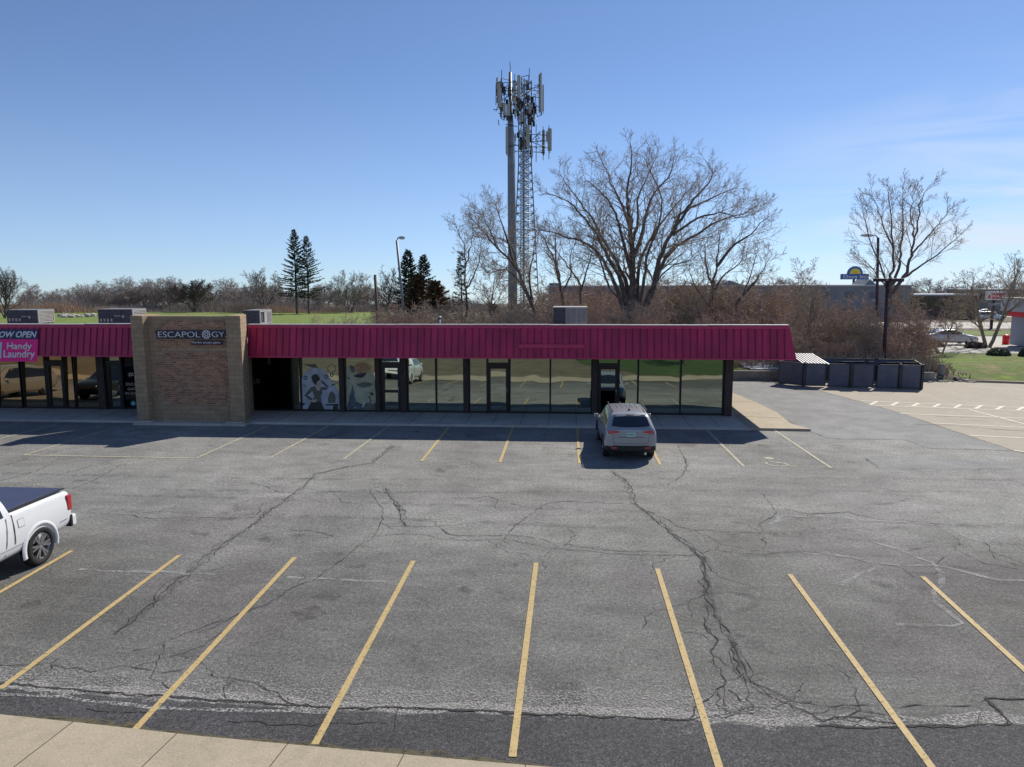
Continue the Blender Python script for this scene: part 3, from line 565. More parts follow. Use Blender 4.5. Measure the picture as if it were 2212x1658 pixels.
poly('printed_film', M['print_olive'], p, 0, (1335,250),(1700,200),(2050,480),(2070,1395),(1350,1395))
blob('print', M['print_tan'], p, .02, 1750, 290, 205, 140, 20, .1); poly('print', M['ink'], p, .035, (1510,490),(1640,430),(1860,400),(1800,500),(1720,545),(1560,515)); poly('print', M['ink2'], p, .03, (1420,220),(1540,250),(1560,400),(1470,400),(1430,310))
poly('print', M['ink2'], p, .02, (1570,665),(1640,690),(1760,640),(1900,650),(2020,690),(1930,760),(1750,790),(1640,750)); poly('print', M['ink'], p, .02, (1340,510),(1390,520),(1440,560),(1470,570),(1410,570))
poly('print', M['print_blue'], p, .02, (1370,1300),(1410,1080),(1420,980),(1460,900),(1490,690),(1510,780),(1550,900),(1550,990),(1600,1150),(1700,1300))
poly('print', M['print_blue'], p, .035, (1350,1395),(1360,1260),(1500,1200),(1600,1140),(1720,1180),(1800,1240),(1740,1395)); poly('print', M['ink2'], p, .03, (1740,1395),(1760,1240),(1840,1150),(1960,1180),(2070,1200),(2070,1395)); poly('print', M['ink'], p, .04, (1920,900),(2000,905),(2050,960),(1990,985),(1970,950)); poly('print', M['ink'], p, .03, (1930,1180),(1955,1090),(1900,1030),(1960,970),(1975,985),(1935,1035),(1985,1100),(1950,1190))
poly('print', M['white'], p, .05, (1380,1330),(1400,1320),(1470,1380),(1460,1392)); poly('print', M['white'], p, .05, (1560,1300),(1580,1260),(1590,1265),(1570,1310)); poly('print', M['white'], p, .05, (1745,1260),(1830,1150),(1840,1160),(1760,1290))
def gtext(s, f, x0, x1, ya, yb, mt, parent, off=0):
    a = gp(f, x0, yb); c = gp(f, x1, ya); return text_obj(s, (a[0], c[0], a[1], c[1]), lambda x, z, y: gpl(x, z, y-.02), mt, 'lettering', parent, 0, off, .006)
gtext('2520', z3, 1072, 1152, 530, 551, M['white'], doorE, .02); gtext('Suite A', z3, 1078, 1148, 556, 569, M['white'], doorE)
gtext('2520', z1, 924, 990, 530, 548, M['white'], doorB, .02); gtext('Suite B', z1, 930, 986, 553, 566, M['white'], doorB)
gtext('#1', z1, 1082, 1150, 598, 640, M['skin_print'], wesc, .02); gtext('ESCAPE', z1, 1066, 1200, 690, 713, M['skin_print'], wesc, .02); gtext('GAME', z1, 1080, 1175, 729, 753, M['skin_print'], wesc, .02); gtext('IN IOWA', z1, 1062, 1205, 768, 791, M['skin_print'], wesc, .02)
n = 20; cx_, cz_ = gp(z1, 1130, 863); rr_ = .13
shape('badge', [(cx_+rr_*math.cos(t*6.2832/n), cz_+rr_*math.sin(t*6.2832/n)) for t in range(n)], M['teal'], wesc); shape('badge_mark', [(cx_-.06, cz_-.045), (cx_+.06, cz_-.045), (cx_+.06, cz_+.03), (cx_+.02, cz_+.03), (cx_, cz_+.06), (cx_-.02, cz_+.03), (cx_-.06, cz_+.03)], M['pale_blue'], wesc, .02)
gtext('LO', z2, 136, 182, 655, 696, M['hvac_mid'], wdark, .01)
# masonry feature wall between two piers
fw = MB().box(-18.27, -14.62, 31.28, 31.62, 0, 4.73).build('feature_wall', M['block'], mall)
MB().plate([(-18.87,30.93),(-18.33,30.93),(-18.27,31.276),(-18.27,32.35),(-18.87,32.35)], 0, 4.76).build('pier', M['block'], fw, bevel=.01)
MB().plate([(-14.62,30.93),(-13.97,30.93),(-14.33,32.35),(-14.62,32.35)], 0, 4.76).build('pier', M['block'], fw, bevel=.01)
MB().box(-18.8, -14.92, 32.36, 34.2, 0, 2.9).build('inner_wall', M['block'], fw)
MB().box(-18.93, -18.2, 30.84, 31.2, .0, .16).build('footing', M['walk2'], fw); MB().box(-14.8, -14.06, 30.84, 31.4, .0, .16).build('footing', M['walk2'], fw)
rb = random.Random(8)
def patch(rows):
    b = MB()
    for ya, yb, xa, xb in rows:
        za = A(*z1(1600, yb), 31.27).z; zb = A(*z1(1600, ya), 31.27).z; n = max(1, round((zb-za)/.082))
        for k in range(n):
            l, r_ = xa+rb.uniform(-14, 14), xb+rb.uniform(-14, 14)
            x0 = A(*z1(l, ya), 31.27).x; x1 = A(*z1(r_, ya), 31.27).x; b.box(x0, x1, 31.255, 31.277, za+(zb-za)*k/n, za+(zb-za)*(k+1)/n)
    b.build('brick_infill', M['brick'], fw)
patch([(165,200,1385,1885),(200,262,1345,1935),(262,330,1330,1925),(330,392,1350,1900)]); patch([(430,470,1395,1900),(470,508,1362,1945),(508,700,1330,1952),(700,800,1345,1955),(800,835,1400,1955),(835,872,1425,1915)])
# raceway bar left from an old sign
a = A(*z3(362, 380), 32.38); c = A(*z3(918, 382), 32.38)
b = MB(); b.box(a.x, c.x, 32.33, 32.47, a.z-.085, a.z+.085); b.build('raceway', M['fascia_trim'], mall, bevel=.01)
# ------------------------------------------------------------------ signs on the front
es = thing('wall_sign', 'white ESCAPOLOGY letters with gear on dark backing on the brick wall', 'sign', (0,0,0))
EY = 31.17
def e1(x, y): q = A(*z1(x, y), EY); return q.x, q.z
def epl(x, z, y): return Vector((x, EY+y, z))
def ebox(x0, x1, ya, yb): a = e1(x0, yb); c = e1(x1, ya); return (a[0], c[0], a[1], c[1])
r_ = ebox(1312, 1920, 245, 318); MB().prism([(r_[0]+.08,r_[2]),(r_[1],r_[2]),(r_[1]-.05,r_[3]),(r_[0],r_[3]-.02)], EY+.01, EY+.05).build('backing', M['sign_dark'], es)
r_ = ebox(1612, 1882, 332, 368); MB().prism([(r_[0],r_[2]),(r_[1]-.05,r_[2]),(r_[1],r_[3]),(r_[0]+.05,r_[3])], EY+.01, EY+.05).build('backing', M['sign_dark'], es)
text_obj('ESCAPOL', ebox(1341, 1692, 257, 305), epl, M['white'], 'lettering', es, 0, -.006, .05); text_obj('GY.', ebox(1794, 1914, 257, 305), epl, M['white'], 'lettering', es, 0, -.006, .05); text_obj('The live escape game', ebox(1618, 1862, 340, 362), epl, M['white'], 'lettering', es, 0, .01, .02)
gc = e1(1745, 281); b = MB(); n = 48
for (ra, rbb) in ((.135, .165), (.05, .075)):
    vs_ = [(gc[0]+r*math.cos(t*6.2832/n), yv, gc[1]+r*math.sin(t*6.2832/n)) for yv in (EY-.03, EY) for r in (ra, rbb) for t in range(n)]
    b.add(vs_, [(i, (i+1)%n, n+(i+1)%n, n+i) for i in range(n)]+[(n+i, n+(i+1)%n, 3*n+(i+1)%n, 3*n+i) for i in range(n)]+[(i, 2*n+i, 2*n+(i+1)%n, (i+1)%n) for i in range(n)])
for k in range(12): a_ = k*.5236; b.bar((gc[0]+.16*math.cos(a_), EY-.015, gc[1]+.16*math.sin(a_)), (gc[0]+.205*math.cos(a_), EY-.015, gc[1]+.205*math.sin(a_)), .03, .03, (0,1,0))
for k in range(6): a_ = k*1.0472; b.bar((gc[0]+.07*math.cos(a_), EY-.015, gc[1]+.07*math.sin(a_)), (gc[0]+.14*math.cos(a_), EY-.015, gc[1]+.14*math.sin(a_)), .02, .03, (0,1,0))
b.build('gear', M['white'], es)
bn = thing('banner', 'pink and navy NOW OPEN Handy Laundry banner on the maroon fascia', 'banner', (0,0,0))
def bpl(x, z, y): return Vector((x, fy(z)-.06+y, z))
def bb(x, y): q = A(*z1(x, y), 32.3); q = A(*z1(x, y), fy(q.z)-.06); return q.x, q.z
def bbox(x0, x1, ya, yb): a = bb(x0, yb); c = bb(x1, ya); return (a[0], c[0], a[1], c[1])
def bsheet(name, x0, x1, ya, yb, mt, y, parent):
    r = bbox(x0, x1, ya, yb); v = [bpl(r[0], r[2], y), bpl(r[1], r[2], y), bpl(r[1], r[3], y), bpl(r[0], r[3], y)]; v2 = [q+Vector((0,.01,0)) for q in v]
    return MB().add(v+v2, [(0,1,2,3),(7,6,5,4),(0,4,5,1),(3,2,6,7),(0,3,7,4),(1,5,6,2)]).build(name, mt, parent)
bsheet('header_strip', -420, 323, 238, 320, M['navy'], 0, bn); bsheet('pink_panel', -420, 322, 320.2, 507, M['pink'], 0, bn); bsheet('machine_icon', -130, 18, 348, 484, M['pale_blue'], -.012, bn)
text_obj('NOW OPEN', bbox(-64, 314, 254, 308), lambda x, z, y: bpl(x, z, y-.004), M['white'], 'lettering', bn, .25, .03, .008)
text_obj('Handy', bbox(58, 272, 350, 424), lambda x, z, y: bpl(x, z, y-.004), M['white'], 'lettering', bn, 0, .02, .008); text_obj('Laundry', bbox(28, 298, 414, 496), lambda x, z, y: bpl(x, z, y-.004), M['white'], 'lettering', bn, 0, .02, .008)
# ------------------------------------------------------------------ roof units
def hvac(f, x0, x1, ya, yb, Y, label, kind):
    a = A(*f(x0, yb), Y); c = A(*f(x1, ya), Y); x0, x1, z0, z1_ = a.x, c.x, 3.43, c.z; wdt = x1-x0
    t = thing('rooftop_unit', label, 'rooftop air conditioner', ((x0+x1)/2, Y, z0), 0, 'air conditioning units on the roof')
    X0, X1, H = -wdt/2, wdt/2, z1_-z0
    MB().box(X0+.05, X1-.25, .1, 1.2, 0, .62).build('curb_base', M['black'], t)
    zb = .62
    if kind in ('hood', 'side'):
        D = 1.25 if kind == 'hood' else 1.5
        c = MB().box(X0, X1, 0, D, zb, H).build('cabinet', M['hvac_dark'], t, bevel=.01)
        b = MB(); b.box(X0-.02, X1+.03, -.02, D+.02, H+.001, H+.03); b.box(X0-.01, X1+.01, -.015, D, zb-.05, zb-.002); b.build('lid', M['hvac_mid'], t)
        b = MB()                                              # right hand side face with its pale frame
        for ya_, yb_, za, zc in ((0, .07, zb, H), (D-.07, D, zb, H), (.071, D-.071, zb, zb+.07), (.071, D-.071, H-.07, H)): b.box(X1+.002, X1+.05, ya_, yb_, za, zc)
        if kind == 'side':
            b.box(X1+.002, X1+.045, D*.36, D-.08, zb+.08, H-.08)
        b.build('side_frame', M['hvac'], t)
        b = MB()
        if kind == 'hood':
            for k in range(7): z_q = zb+.1+k*(H-zb-.2)/6.5; b.box(X1+.004, X1+.035, .08, D-.08, z_q, z_q+.05)
            b.build('louver', M['hvac'], t); b = MB()
            for k in range(4): b.box(X0+.10+k*.19, X0+.20+k*.19, -.012, -.002, zb+.08+.02*(k%2), zb+.25)
            b.box(X0+wdt*.48, X0+wdt*.66, -.012, -.002, H-.34, H-.30); b.box(X0+wdt*.70, X0+wdt*.77, -.012, -.002, H-.42, H-.30); b.build('sticker', M['hvac'], t)
            b = MB()
            for k in range(1, 3): b.box(X0+wdt*k/3-.008, X0+wdt*k/3+.008, -.006, -.001, zb, H)
            b.build('panel_seam', M['black'], t)
        else:
            for za, zc in ((zb+.1, (zb+H)/2-.02), ((zb+H)/2+.02, H-.1)): b.box(X1+.047, X1+.06, D*.62, D-.12, za, zc)
            b.build('access_panels', M['hvac_mid'], t)
    else:
        s = X0+wdt*(.50 if kind == 'side' else .36)
        MB().box(X0, s, 0, 1.4, zb, H).build('coil', M['hvac_dark'], t, bevel=.01); c = MB().box(s+.002, X1, -.01, 1.4, zb, H).build('cabinet', M['hvac'], t, bevel=.01)
        b = MB(); n = 3 if kind == 'side' else 4; q = (X1-s)/n
        for k in range(n):
            if kind == 'side' and k == 0: b.cur = 1
            b.box(s+q*k+.03, s+q*(k+1)-.02, -.03, -.012, zb+.06, H*.5-.02 if k == n-1 else H-.05)
            if k == n-1: b.box(s+q*k+.03, s+q*(k+1)-.02, -.03, -.012, H*.5+.02, H-.05)
            b.cur = 0
        b.build('access_panels', [M['hvac'] if kind == 'side' else M['hvac_mid'], M['hvac_mid']], c)
        MB().box(X0-.02, X1+.02, -.02, 1.42, H+.001, H+.03).build('lid', M['hvac'], t)
    return t
hvac(z1, 65, 312, 78, 215, 37.5, 'grey roof unit with pale framed hood, leftmost of the four on the roof', 'hood')
hvac(z1, 835, 1112, 72, 205, 37.2, 'grey roof unit with pale framed hood just left of the masonry pier', 'hood')
hvac(z2, 55, 178, 82, 205, 36.6, 'small roof unit with beige panels just right of the masonry pier', 'side')
hvac(z3, 655, 940, 55, 200, 37.5, 'wide grey roof unit above the long blank maroon fascia by the big tree', 'wide')
q = A(*z2(1700, 205), 36); b = MB(); b.tube([(q.x, 36, 3.42), (q.x, 36, q.z+.36)], .07, 10); o = thing('vent_pipe', 'short grey vent pipe standing on the flat roof', 'vent pipe', (0,0,0)); b.build('pipe', M['galv'], o, True)
MB().lathe([(q.z+.36, .13), (q.z+.40, .15), (q.z+.44, .1), (q.z+.46, .001)], 'Z', (q.x, 36, 0), 12).build('cowl', M['galv'], o, True)
q = A(*z2(1640, 205), 35); b = MB(); b.tube([(q.x-.9, 34.5, 3.97), (q.x-.2, 34.6, 4.55), (q.x+.25, 34.7, 4.3)], .012, 5)
# ------------------------------------------------------------------ vehicles
def paint(name, col, met=.3, rough=.35): return mat(name, col, rough, met, .03, 2, coat=.8)
M['p_silver'] = paint('silver_paint', (.31,.33,.365), .3); M['p_white'] = paint('white_paint', (.78,.79,.80), 0, .3); M['p_pearl'] = paint('pale_sedan_paint', (.60,.62,.66), .3); M['p_black'] = paint('black_paint', (.012,.013,.02), .3, .2); M['p_tan'] = paint('pale_tan_paint', (.42,.40,.37), .5)
M['autoglass'] = mat('dark_car_glass', (.012,.016,.028), .06, 0, 0, coat=1); M['trim'] = mat('black_plastic', (.016,.016,.018), .65, 0, .1); M['lens'] = mat('red_tail_lens', (.45,.006,.012), .2, 0, .2, 30, coat=1); M['chrome'] = mat('chrome', (.75,.75,.76), .15, 1, 0)
M['rim'] = mat('alloy_rim', (.45,.45,.46), .3, .9, .1); M['plate'] = mat('licence_plate_green', (.42,.60,.55), .5, 0, .05); M['cover'] = mat('navy_vinyl_cover', (.045,.055,.11), .55, 0, .1, 3, .1, 80); M['clear'] = mat('clear_lens', (.7,.7,.72), .2, 0, .05, coat=1)
def body_mesh(st, level=2):
    b = MB(); n = 0
    for (y, zs, wb, zb, wt, zt) in st:
        h = [(0,zs),(wb*.78,zs),(wb*.96,zs+.07),(wb*.995,zs+.38*(zb-zs)),(wb,zs+.72*(zb-zs)),(wb*.965,zb),(wt+(wb*.965-wt)*.10,zt-.09*(zt-zb)-.012),(wt*.86,zt),(0,zt+.018)]
        ring_ = h+[(-x, z) for x, z in h[-2:0:-1]]; n = len(ring_); b.v += [(x, y, z) for x, z in ring_]
    for i in range(len(st)-1):
        for k in range(n): b.f.append((i*n+k, i*n+(k+1)%n, (i+1)*n+(k+1)%n, (i+1)*n+k)); b.mi.append(0)
    for base in (0, (len(st)-1)*n):
        h = n//2
        for k in range(h): q = (base+k, base+k+1, base+n-1-k, base+(n-k)%n) if k else (base, base+1, base+n-1); b.f.append(q if len(set(q)) == len(q) else tuple(dict.fromkeys(q))); b.mi.append(0)
    return b
def wheel(parent, x, y, r, side, wd=.23, spokes=5, tag_='wheel'):
    t = MB(); w2 = wd/2; s = side
    t.lathe([(-w2*s,.60*r),(-w2*s,.93*r),(-w2*.8*s,r),(w2*.8*s,r),(w2*s,.93*r),(w2*s,.70*r),(w2*.75*s,.67*r)], 'X', (0,0,0), 32)
    wo = t.build('wheel', M['black'], parent, True); wo.location = (x-s*w2, y, r)
    b = MB(); b.lathe([(w2*.80*s,.69*r),(w2*.86*s,.67*r),(w2*.5*s,.62*r),(-w2*.4*s,.6*r)], 'X', (0,0,0), 32); b.cur = 1; b.lathe([(-w2*.1*s,.62*r),(-w2*.1*s,.01)], 'X', (0,0,0), 32); b.cur = 0
    for k in range(spokes*2):
        a_ = (k//2)*2*math.pi/spokes+(.17 if k%2 else -.17); a2 = (k//2)*2*math.pi/spokes
        b.bar((w2*.62*s, .10*r*math.cos(a2), .10*r*math.sin(a2)), (w2*.74*s, .66*r*math.cos(a_), .66*r*math.sin(a_)), .045, .05, (1,0,0))
    b.lathe([(w2*.7*s,.0),(w2*.82*s,.06*r),(w2*.8*s,.12*r),(w2*.4*s,.15*r)], 'X', (0,0,0), 14); b.build('rim', [M['rim'], M['trim']], wo); return wo
def car(name, label, cat, loc, rz, st, pmat, wheels, wr, wx, wins=(), lights=(), extras=None, group=None, spokes=5, trim_z=None):
    t = thing(name, label, cat, loc, rz, group)
    bo = body_mesh(st).build('body', [pmat, M['trim']], t, True)
    ss = bo.modifiers.new('s', 'SUBSURF'); ss.levels = ss.render_levels = 2
    cb = MB()
    for y in wheels:
        for s in (-1, 1): cb.lathe([(s*(wx-.34), .001), (s*(wx-.34), wr*1.13), (s*(wx+.4), wr*1.13), (s*(wx+.4), .001)], 'X', (0, y, wr*1.02), 28)
    co = cb.build('cut', M['trim']); bm = bmesh.new(); bm.from_mesh(co.data); bmesh.ops.remove_doubles(bm, verts=bm.verts, dist=.01); bmesh.ops.recalc_face_normals(bm, faces=bm.faces); bm.to_mesh(co.data); bm.free()
    dg = bpy.context.evaluated_depsgraph_get(); dg.update(); bv = BVHTree.FromObject(bo, dg)
    md = bo.modifiers.new('b', 'BOOLEAN'); md.operation = 'DIFFERENCE'; md.object = co; md.solver = 'EXACT'; md.material_mode = 'TRANSFER'
    dg = bpy.context.evaluated_depsgraph_get(); dg.update()
    me = bpy.data.meshes.new_from_object(bo.evaluated_get(dg)); bo.modifiers.clear(); bo.data = me; me.name = 'body'; bpy.data.objects.remove(co)
    if trim_z is not None and len(me.materials) > 1:
        ti = [i for i, m_ in enumerate(me.materials) if m_ == M['trim']][0]
        for p_ in me.polygons:
            if p_.center.z < trim_z(p_.center): p_.material_index = ti
    for i, (y) in enumerate(wheels):
        for s in (-1, 1): wheel(t, s*wx, y, wr, s, spokes=spokes)
    def patch_(nm, mt, axis, bot, top, off=.006, rows=5, cols=3, par=None):
        # ruled patch between two 2D polylines, cast onto the body: 'x'/-x side (y,z), 'r' rear / 'f' front (x,z), 't' top (x,y)
        def rs(pl):
            pl = [Vector((q[0], q[1], 0)) for q in pl]; o_ = []
            for i in range(len(pl)-1): o_ += [pl[i].lerp(pl[i+1], k/cols) for k in range(cols)]
            return o_+[pl[-1]]
        B_, T_ = rs(bot), rs(top); g = []; n = len(B_)
        for j in range(rows+1):
            for i in range(n):
                q = B_[i].lerp(T_[i], j/rows)
                if axis == 'x': o_, d = Vector((3, q.x, q.y)), Vector((-1,0,0))
                elif axis == '-x': o_, d = Vector((-3, q.x, q.y)), Vector((1,0,0))
                elif axis == 'r': o_, d = Vector((q.x, -6, q.y)), Vector((0,1,0))
                elif axis == 'f': o_, d = Vector((q.x, 6, q.y)), Vector((0,-1,0))
                else: o_, d = Vector((q.x, q.y, 6)), Vector((0,0,-1))
                h = bv.ray_cast(o_, d)
                if h[0] is None: h = (o_+d*(3 if 'x' in axis else 6)*.7, -d)
                g.append(h[0]+h[1]*off if h[1].dot(d) < 0 else h[0]-d*off)
        fs_ = [(j*n+i, j*n+i+1, (j+1)*n+i+1, (j+1)*n+i) for j in range(rows) for i in range(n-1)]
        return MB().add(g, fs_).build(nm, mt, par or t, True)
    for (nm, mt, ax, bot, top, *r_) in list(wins)+list(lights): patch_(nm, M[mt], ax, bot, top, *(r_ or [.006]))
    if extras: extras(t, patch_, bv)
    return t
def side(nm, mt, bot, top, off=.006): return [(nm, mt, 'x', bot, top, off), (nm, mt, '-x', bot, top, off)]
def both(nm, mt, ax, bot, top, off=.006): return [(nm, mt, ax, bot, top, off), (nm, mt, ax, [(-x, z) for x, z in bot], [(-x, z) for x, z in top], off)]
def mirrors(t, y, z, wx, mt):
    for s in (-1, 1):
        b = MB(); b.box(s*(wx-.02)-.02, s*(wx-.02)+.02, y-.03, y+.03, z-.06, z-.02); x0, x1 = sorted((s*(wx+.02), s*(wx+.18))); b.box(x0, x1, y-.05, y+.07, z-.06, z+.07); b.build('mirror', M[mt], t, bevel=.025)
# -- the silver compact SUV by the shops
st = [(-2.19,.40,.68,.80,.56,.98),(-2.185,.36,.82,1.0,.70,1.12),(-2.12,.30,.89,1.08,.75,1.19),(-2.02,.26,.905,1.10,.73,1.30),(-1.86,.24,.91,1.07,.69,1.47),(-1.74,.24,.91,1.07,.67,1.575),(-1.62,.24,.91,1.07,.66,1.615),(-1.0,.22,.91,1.06,.665,1.65),(-.2,.22,.91,1.05,.665,1.66),(.3,.22,.91,1.04,.66,1.64),(.62,.22,.91,1.03,.64,1.56),(1.0,.22,.91,1.02,.66,1.27),(1.22,.22,.91,1.0,.72,1.08),(1.6,.22,.905,.97,.75,1.02),(1.95,.25,.87,.90,.72,.95),(2.12,.30,.80,.80,.66,.85),(2.2,.42,.66,.68,.55,.72)]
ws = side('side_window', 'autoglass', [(-1.05,1.13),(-.35,1.11),(.45,1.10),(.95,1.12)], [(-1.0,1.52),(-.35,1.55),(.30,1.53),(.62,1.45)])+side('quarter_window', 'autoglass', [(-1.72,1.20),(-1.12,1.15)], [(-1.55,1.44),(-1.08,1.50)])
ws += [('rear_window', 'autoglass', 'r', [(-.66,1.23),(-.3,1.20),(.3,1.20),(.66,1.23)], [(-.57,1.50),(-.3,1.525),(.3,1.525),(.57,1.50)]), ('windscreen', 'autoglass', 'f', [(-.66,1.14),(0,1.12),(.66,1.14)], [(-.56,1.52),(0,1.56),(.56,1.52)])]
ls = both('tail_light', 'lens', 'r', [(.47,.98),(.62,.965),(.86,.98)], [(.38,1.07),(.62,1.10),(.875,1.10)])+both('reflector', 'lens', 'r', [(.48,.455),(.66,.455)], [(.48,.52),(.68,.52)], .02)+both('tail_light_strip', 'clear', 'r', [(.44,1.0),(.64,.985)], [(.44,1.012),(.64,1.0)], .012)
ls += [('licence_plate', 'plate', 'r', [(-.16,.88),(.16,.88)], [(-.16,1.03),(.16,1.03)], .02), ('number_characters', 'navy', 'r', [(-.12,.945),(.12,.945)], [(-.12,.965),(.12,.965)], .024)]
def jx(t, P__, bv):
    for s in (-1, 1):
        b = MB(); b.tube([(s*.60, -1.55, 1.64), (s*.60, -1.35, 1.70), (s*.61, .1, 1.71), (s*.60, .35, 1.66)], .022, 6); b.build('roof_rail', M['trim'], t, True)
        P__('seam', M['trim'], 'x' if s > 0 else '-x', [(-.36,.45),(-.36,1.08)], [(-.348,.45),(-.348,1.08)], .003)
        P__('seam', M['trim'], 'x' if s > 0 else '-x', [(.62,.45),(.60,1.08)], [(.632,.45),(.612,1.08)], .003)
        P__('window_trim', M['chrome'], 'x' if s > 0 else '-x', [(-1.7,1.185),(-1.1,1.125),(.95,1.095)], [(-1.7,1.20),(-1.1,1.14),(.95,1.11)], .008)
    for k in range(5): P__('roof_groove', M['trim'], 't', [(-.37+.18*k,-.95),(-.37+.18*k,.3)], [(-.347+.18*k,-.95),(-.347+.18*k,.3)], .006)
    b = MB(); b.lathe([(1.66,.05),(1.70,.03),(1.71,.001)], 'Z', (.02,-1.30,0), 10); b.tube([(.02,-1.30,1.69),(.02,-1.48,1.86)], .006, 5); b.build('antenna', M['trim'], t)
    P__('spoiler_lamp', M['lens'], 'r', [(-.14,1.55),(.14,1.55)], [(-.14,1.57),(.14,1.57)], .012)
    P__('wiper', M['trim'], 'r', [(-.20,1.225),(.10,1.22)], [(-.20,1.24),(.10,1.24)], .02); P__('tailgate_seam', M['trim'], 'r', [(-.60,.66),(-.5,.62),(.5,.62),(.60,.66)], [(-.60,.675),(-.5,.635),(.5,.635),(.60,.675)], .004)
    P__('handle_recess', M['trim'], 'r', [(-.46,.85),(.46,.85)], [(-.46,.865),(.46,.865)], .006); P__('tailgate_seam', M['trim'], 'r', [(-.61,.66),(-.62,.96)], [(-.60,.66),(-.61,.96)], .004); P__('tailgate_seam', M['trim'], 'r', [(.60,.66),(.61,.96)], [(.61,.66),(.62,.96)], .004)
    P__('rear_lip', M['p_silver'], 'r', [(-.58,1.535),(0,1.575),(.58,1.535)], [(-.56,1.58),(0,1.60),(.56,1.58)], .035)
    b = MB(); b.tube([(.52,-2.17,.30),(.52,-1.9,.30)], .032, 10); b.build('exhaust', M['chrome'], t, True); mirrors(t, .72, 1.10, .90, 'p_silver')
    for y in (-1.33, 1.31):
        for s in (-1, 1):
            b = MB(); n = 14; vs_ = []
            for k in range(n+1):
                a_ = math.pi*(-.04+1.08*k/n)
                for rr2 in (.395, .455): vs_.append((s*.922, y+rr2*math.cos(a_), .36+rr2*math.sin(a_)))
            b.add(vs_+[(q[0]-s*.06, q[1], q[2]) for q in vs_], [(2*k, 2*k+1, 2*k+3, 2*k+2) for k in range(n)]+[(2*k+1+2*n+2, 2*k+3+2*n+2, 2*k+3, 2*k+1) for k in range(n)]); b.build('arch_trim', M['trim'], t)
jeep = car('compact_suv', 'silver compact SUV parked nose in by the shop door marked 2520', 'SUV', (2.13, 27.62, 0), math.radians(2), st, M['p_silver'], (-1.33, 1.31), .36, .90, ws, ls, jx, trim_z=lambda c: .50-(.10 if abs(c.x) > .8 and abs(c.y) < 2 else 0)+(.0 if c.y > -1.9 else .06))
# -- the white pickup at the left edge
st = [(-2.90,.62,.94,1.20,.90,1.26),(-2.895,.56,.985,1.28,.93,1.36),(-2.86,.50,1.0,1.30,.94,1.40),(-2.6,.46,1.01,1.31,.95,1.42),(-1.6,.44,1.015,1.31,.955,1.43),(-1.04,.42,1.015,1.31,.955,1.43),(-1.02,.42,1.015,1.32,.955,1.45),(-.98,.42,1.015,1.32,.80,1.86),(-.80,.42,1.015,1.32,.77,1.93),(.3,.40,1.015,1.31,.77,1.96),(.95,.40,1.015,1.30,.76,1.92),(1.25,.40,1.015,1.28,.78,1.72),(1.65,.40,1.01,1.26,.86,1.36),(1.8,.40,1.01,1.24,.90,1.30),(2.5,.42,1.0,1.15,.86,1.22),(2.85,.46,.97,1.0,.82,1.08),(2.93,.55,.85,.85,.75,.92)]
ws = side('side_window', 'autoglass', [(-.85,1.38),(-.1,1.37),(.7,1.36),(1.45,1.38)], [(-.82,1.78),(-.1,1.82),(.6,1.82),(1.08,1.74)])+[('rear_window', 'autoglass', 'r', [(-.66,1.50),(.66,1.50)], [(-.62,1.80),(.62,1.80)]), ('windscreen', 'autoglass', 'f', [(-.76,1.40),(0,1.40),(.76,1.40)], [(-.66,1.84),(0,1.88),(.66,1.84)])]
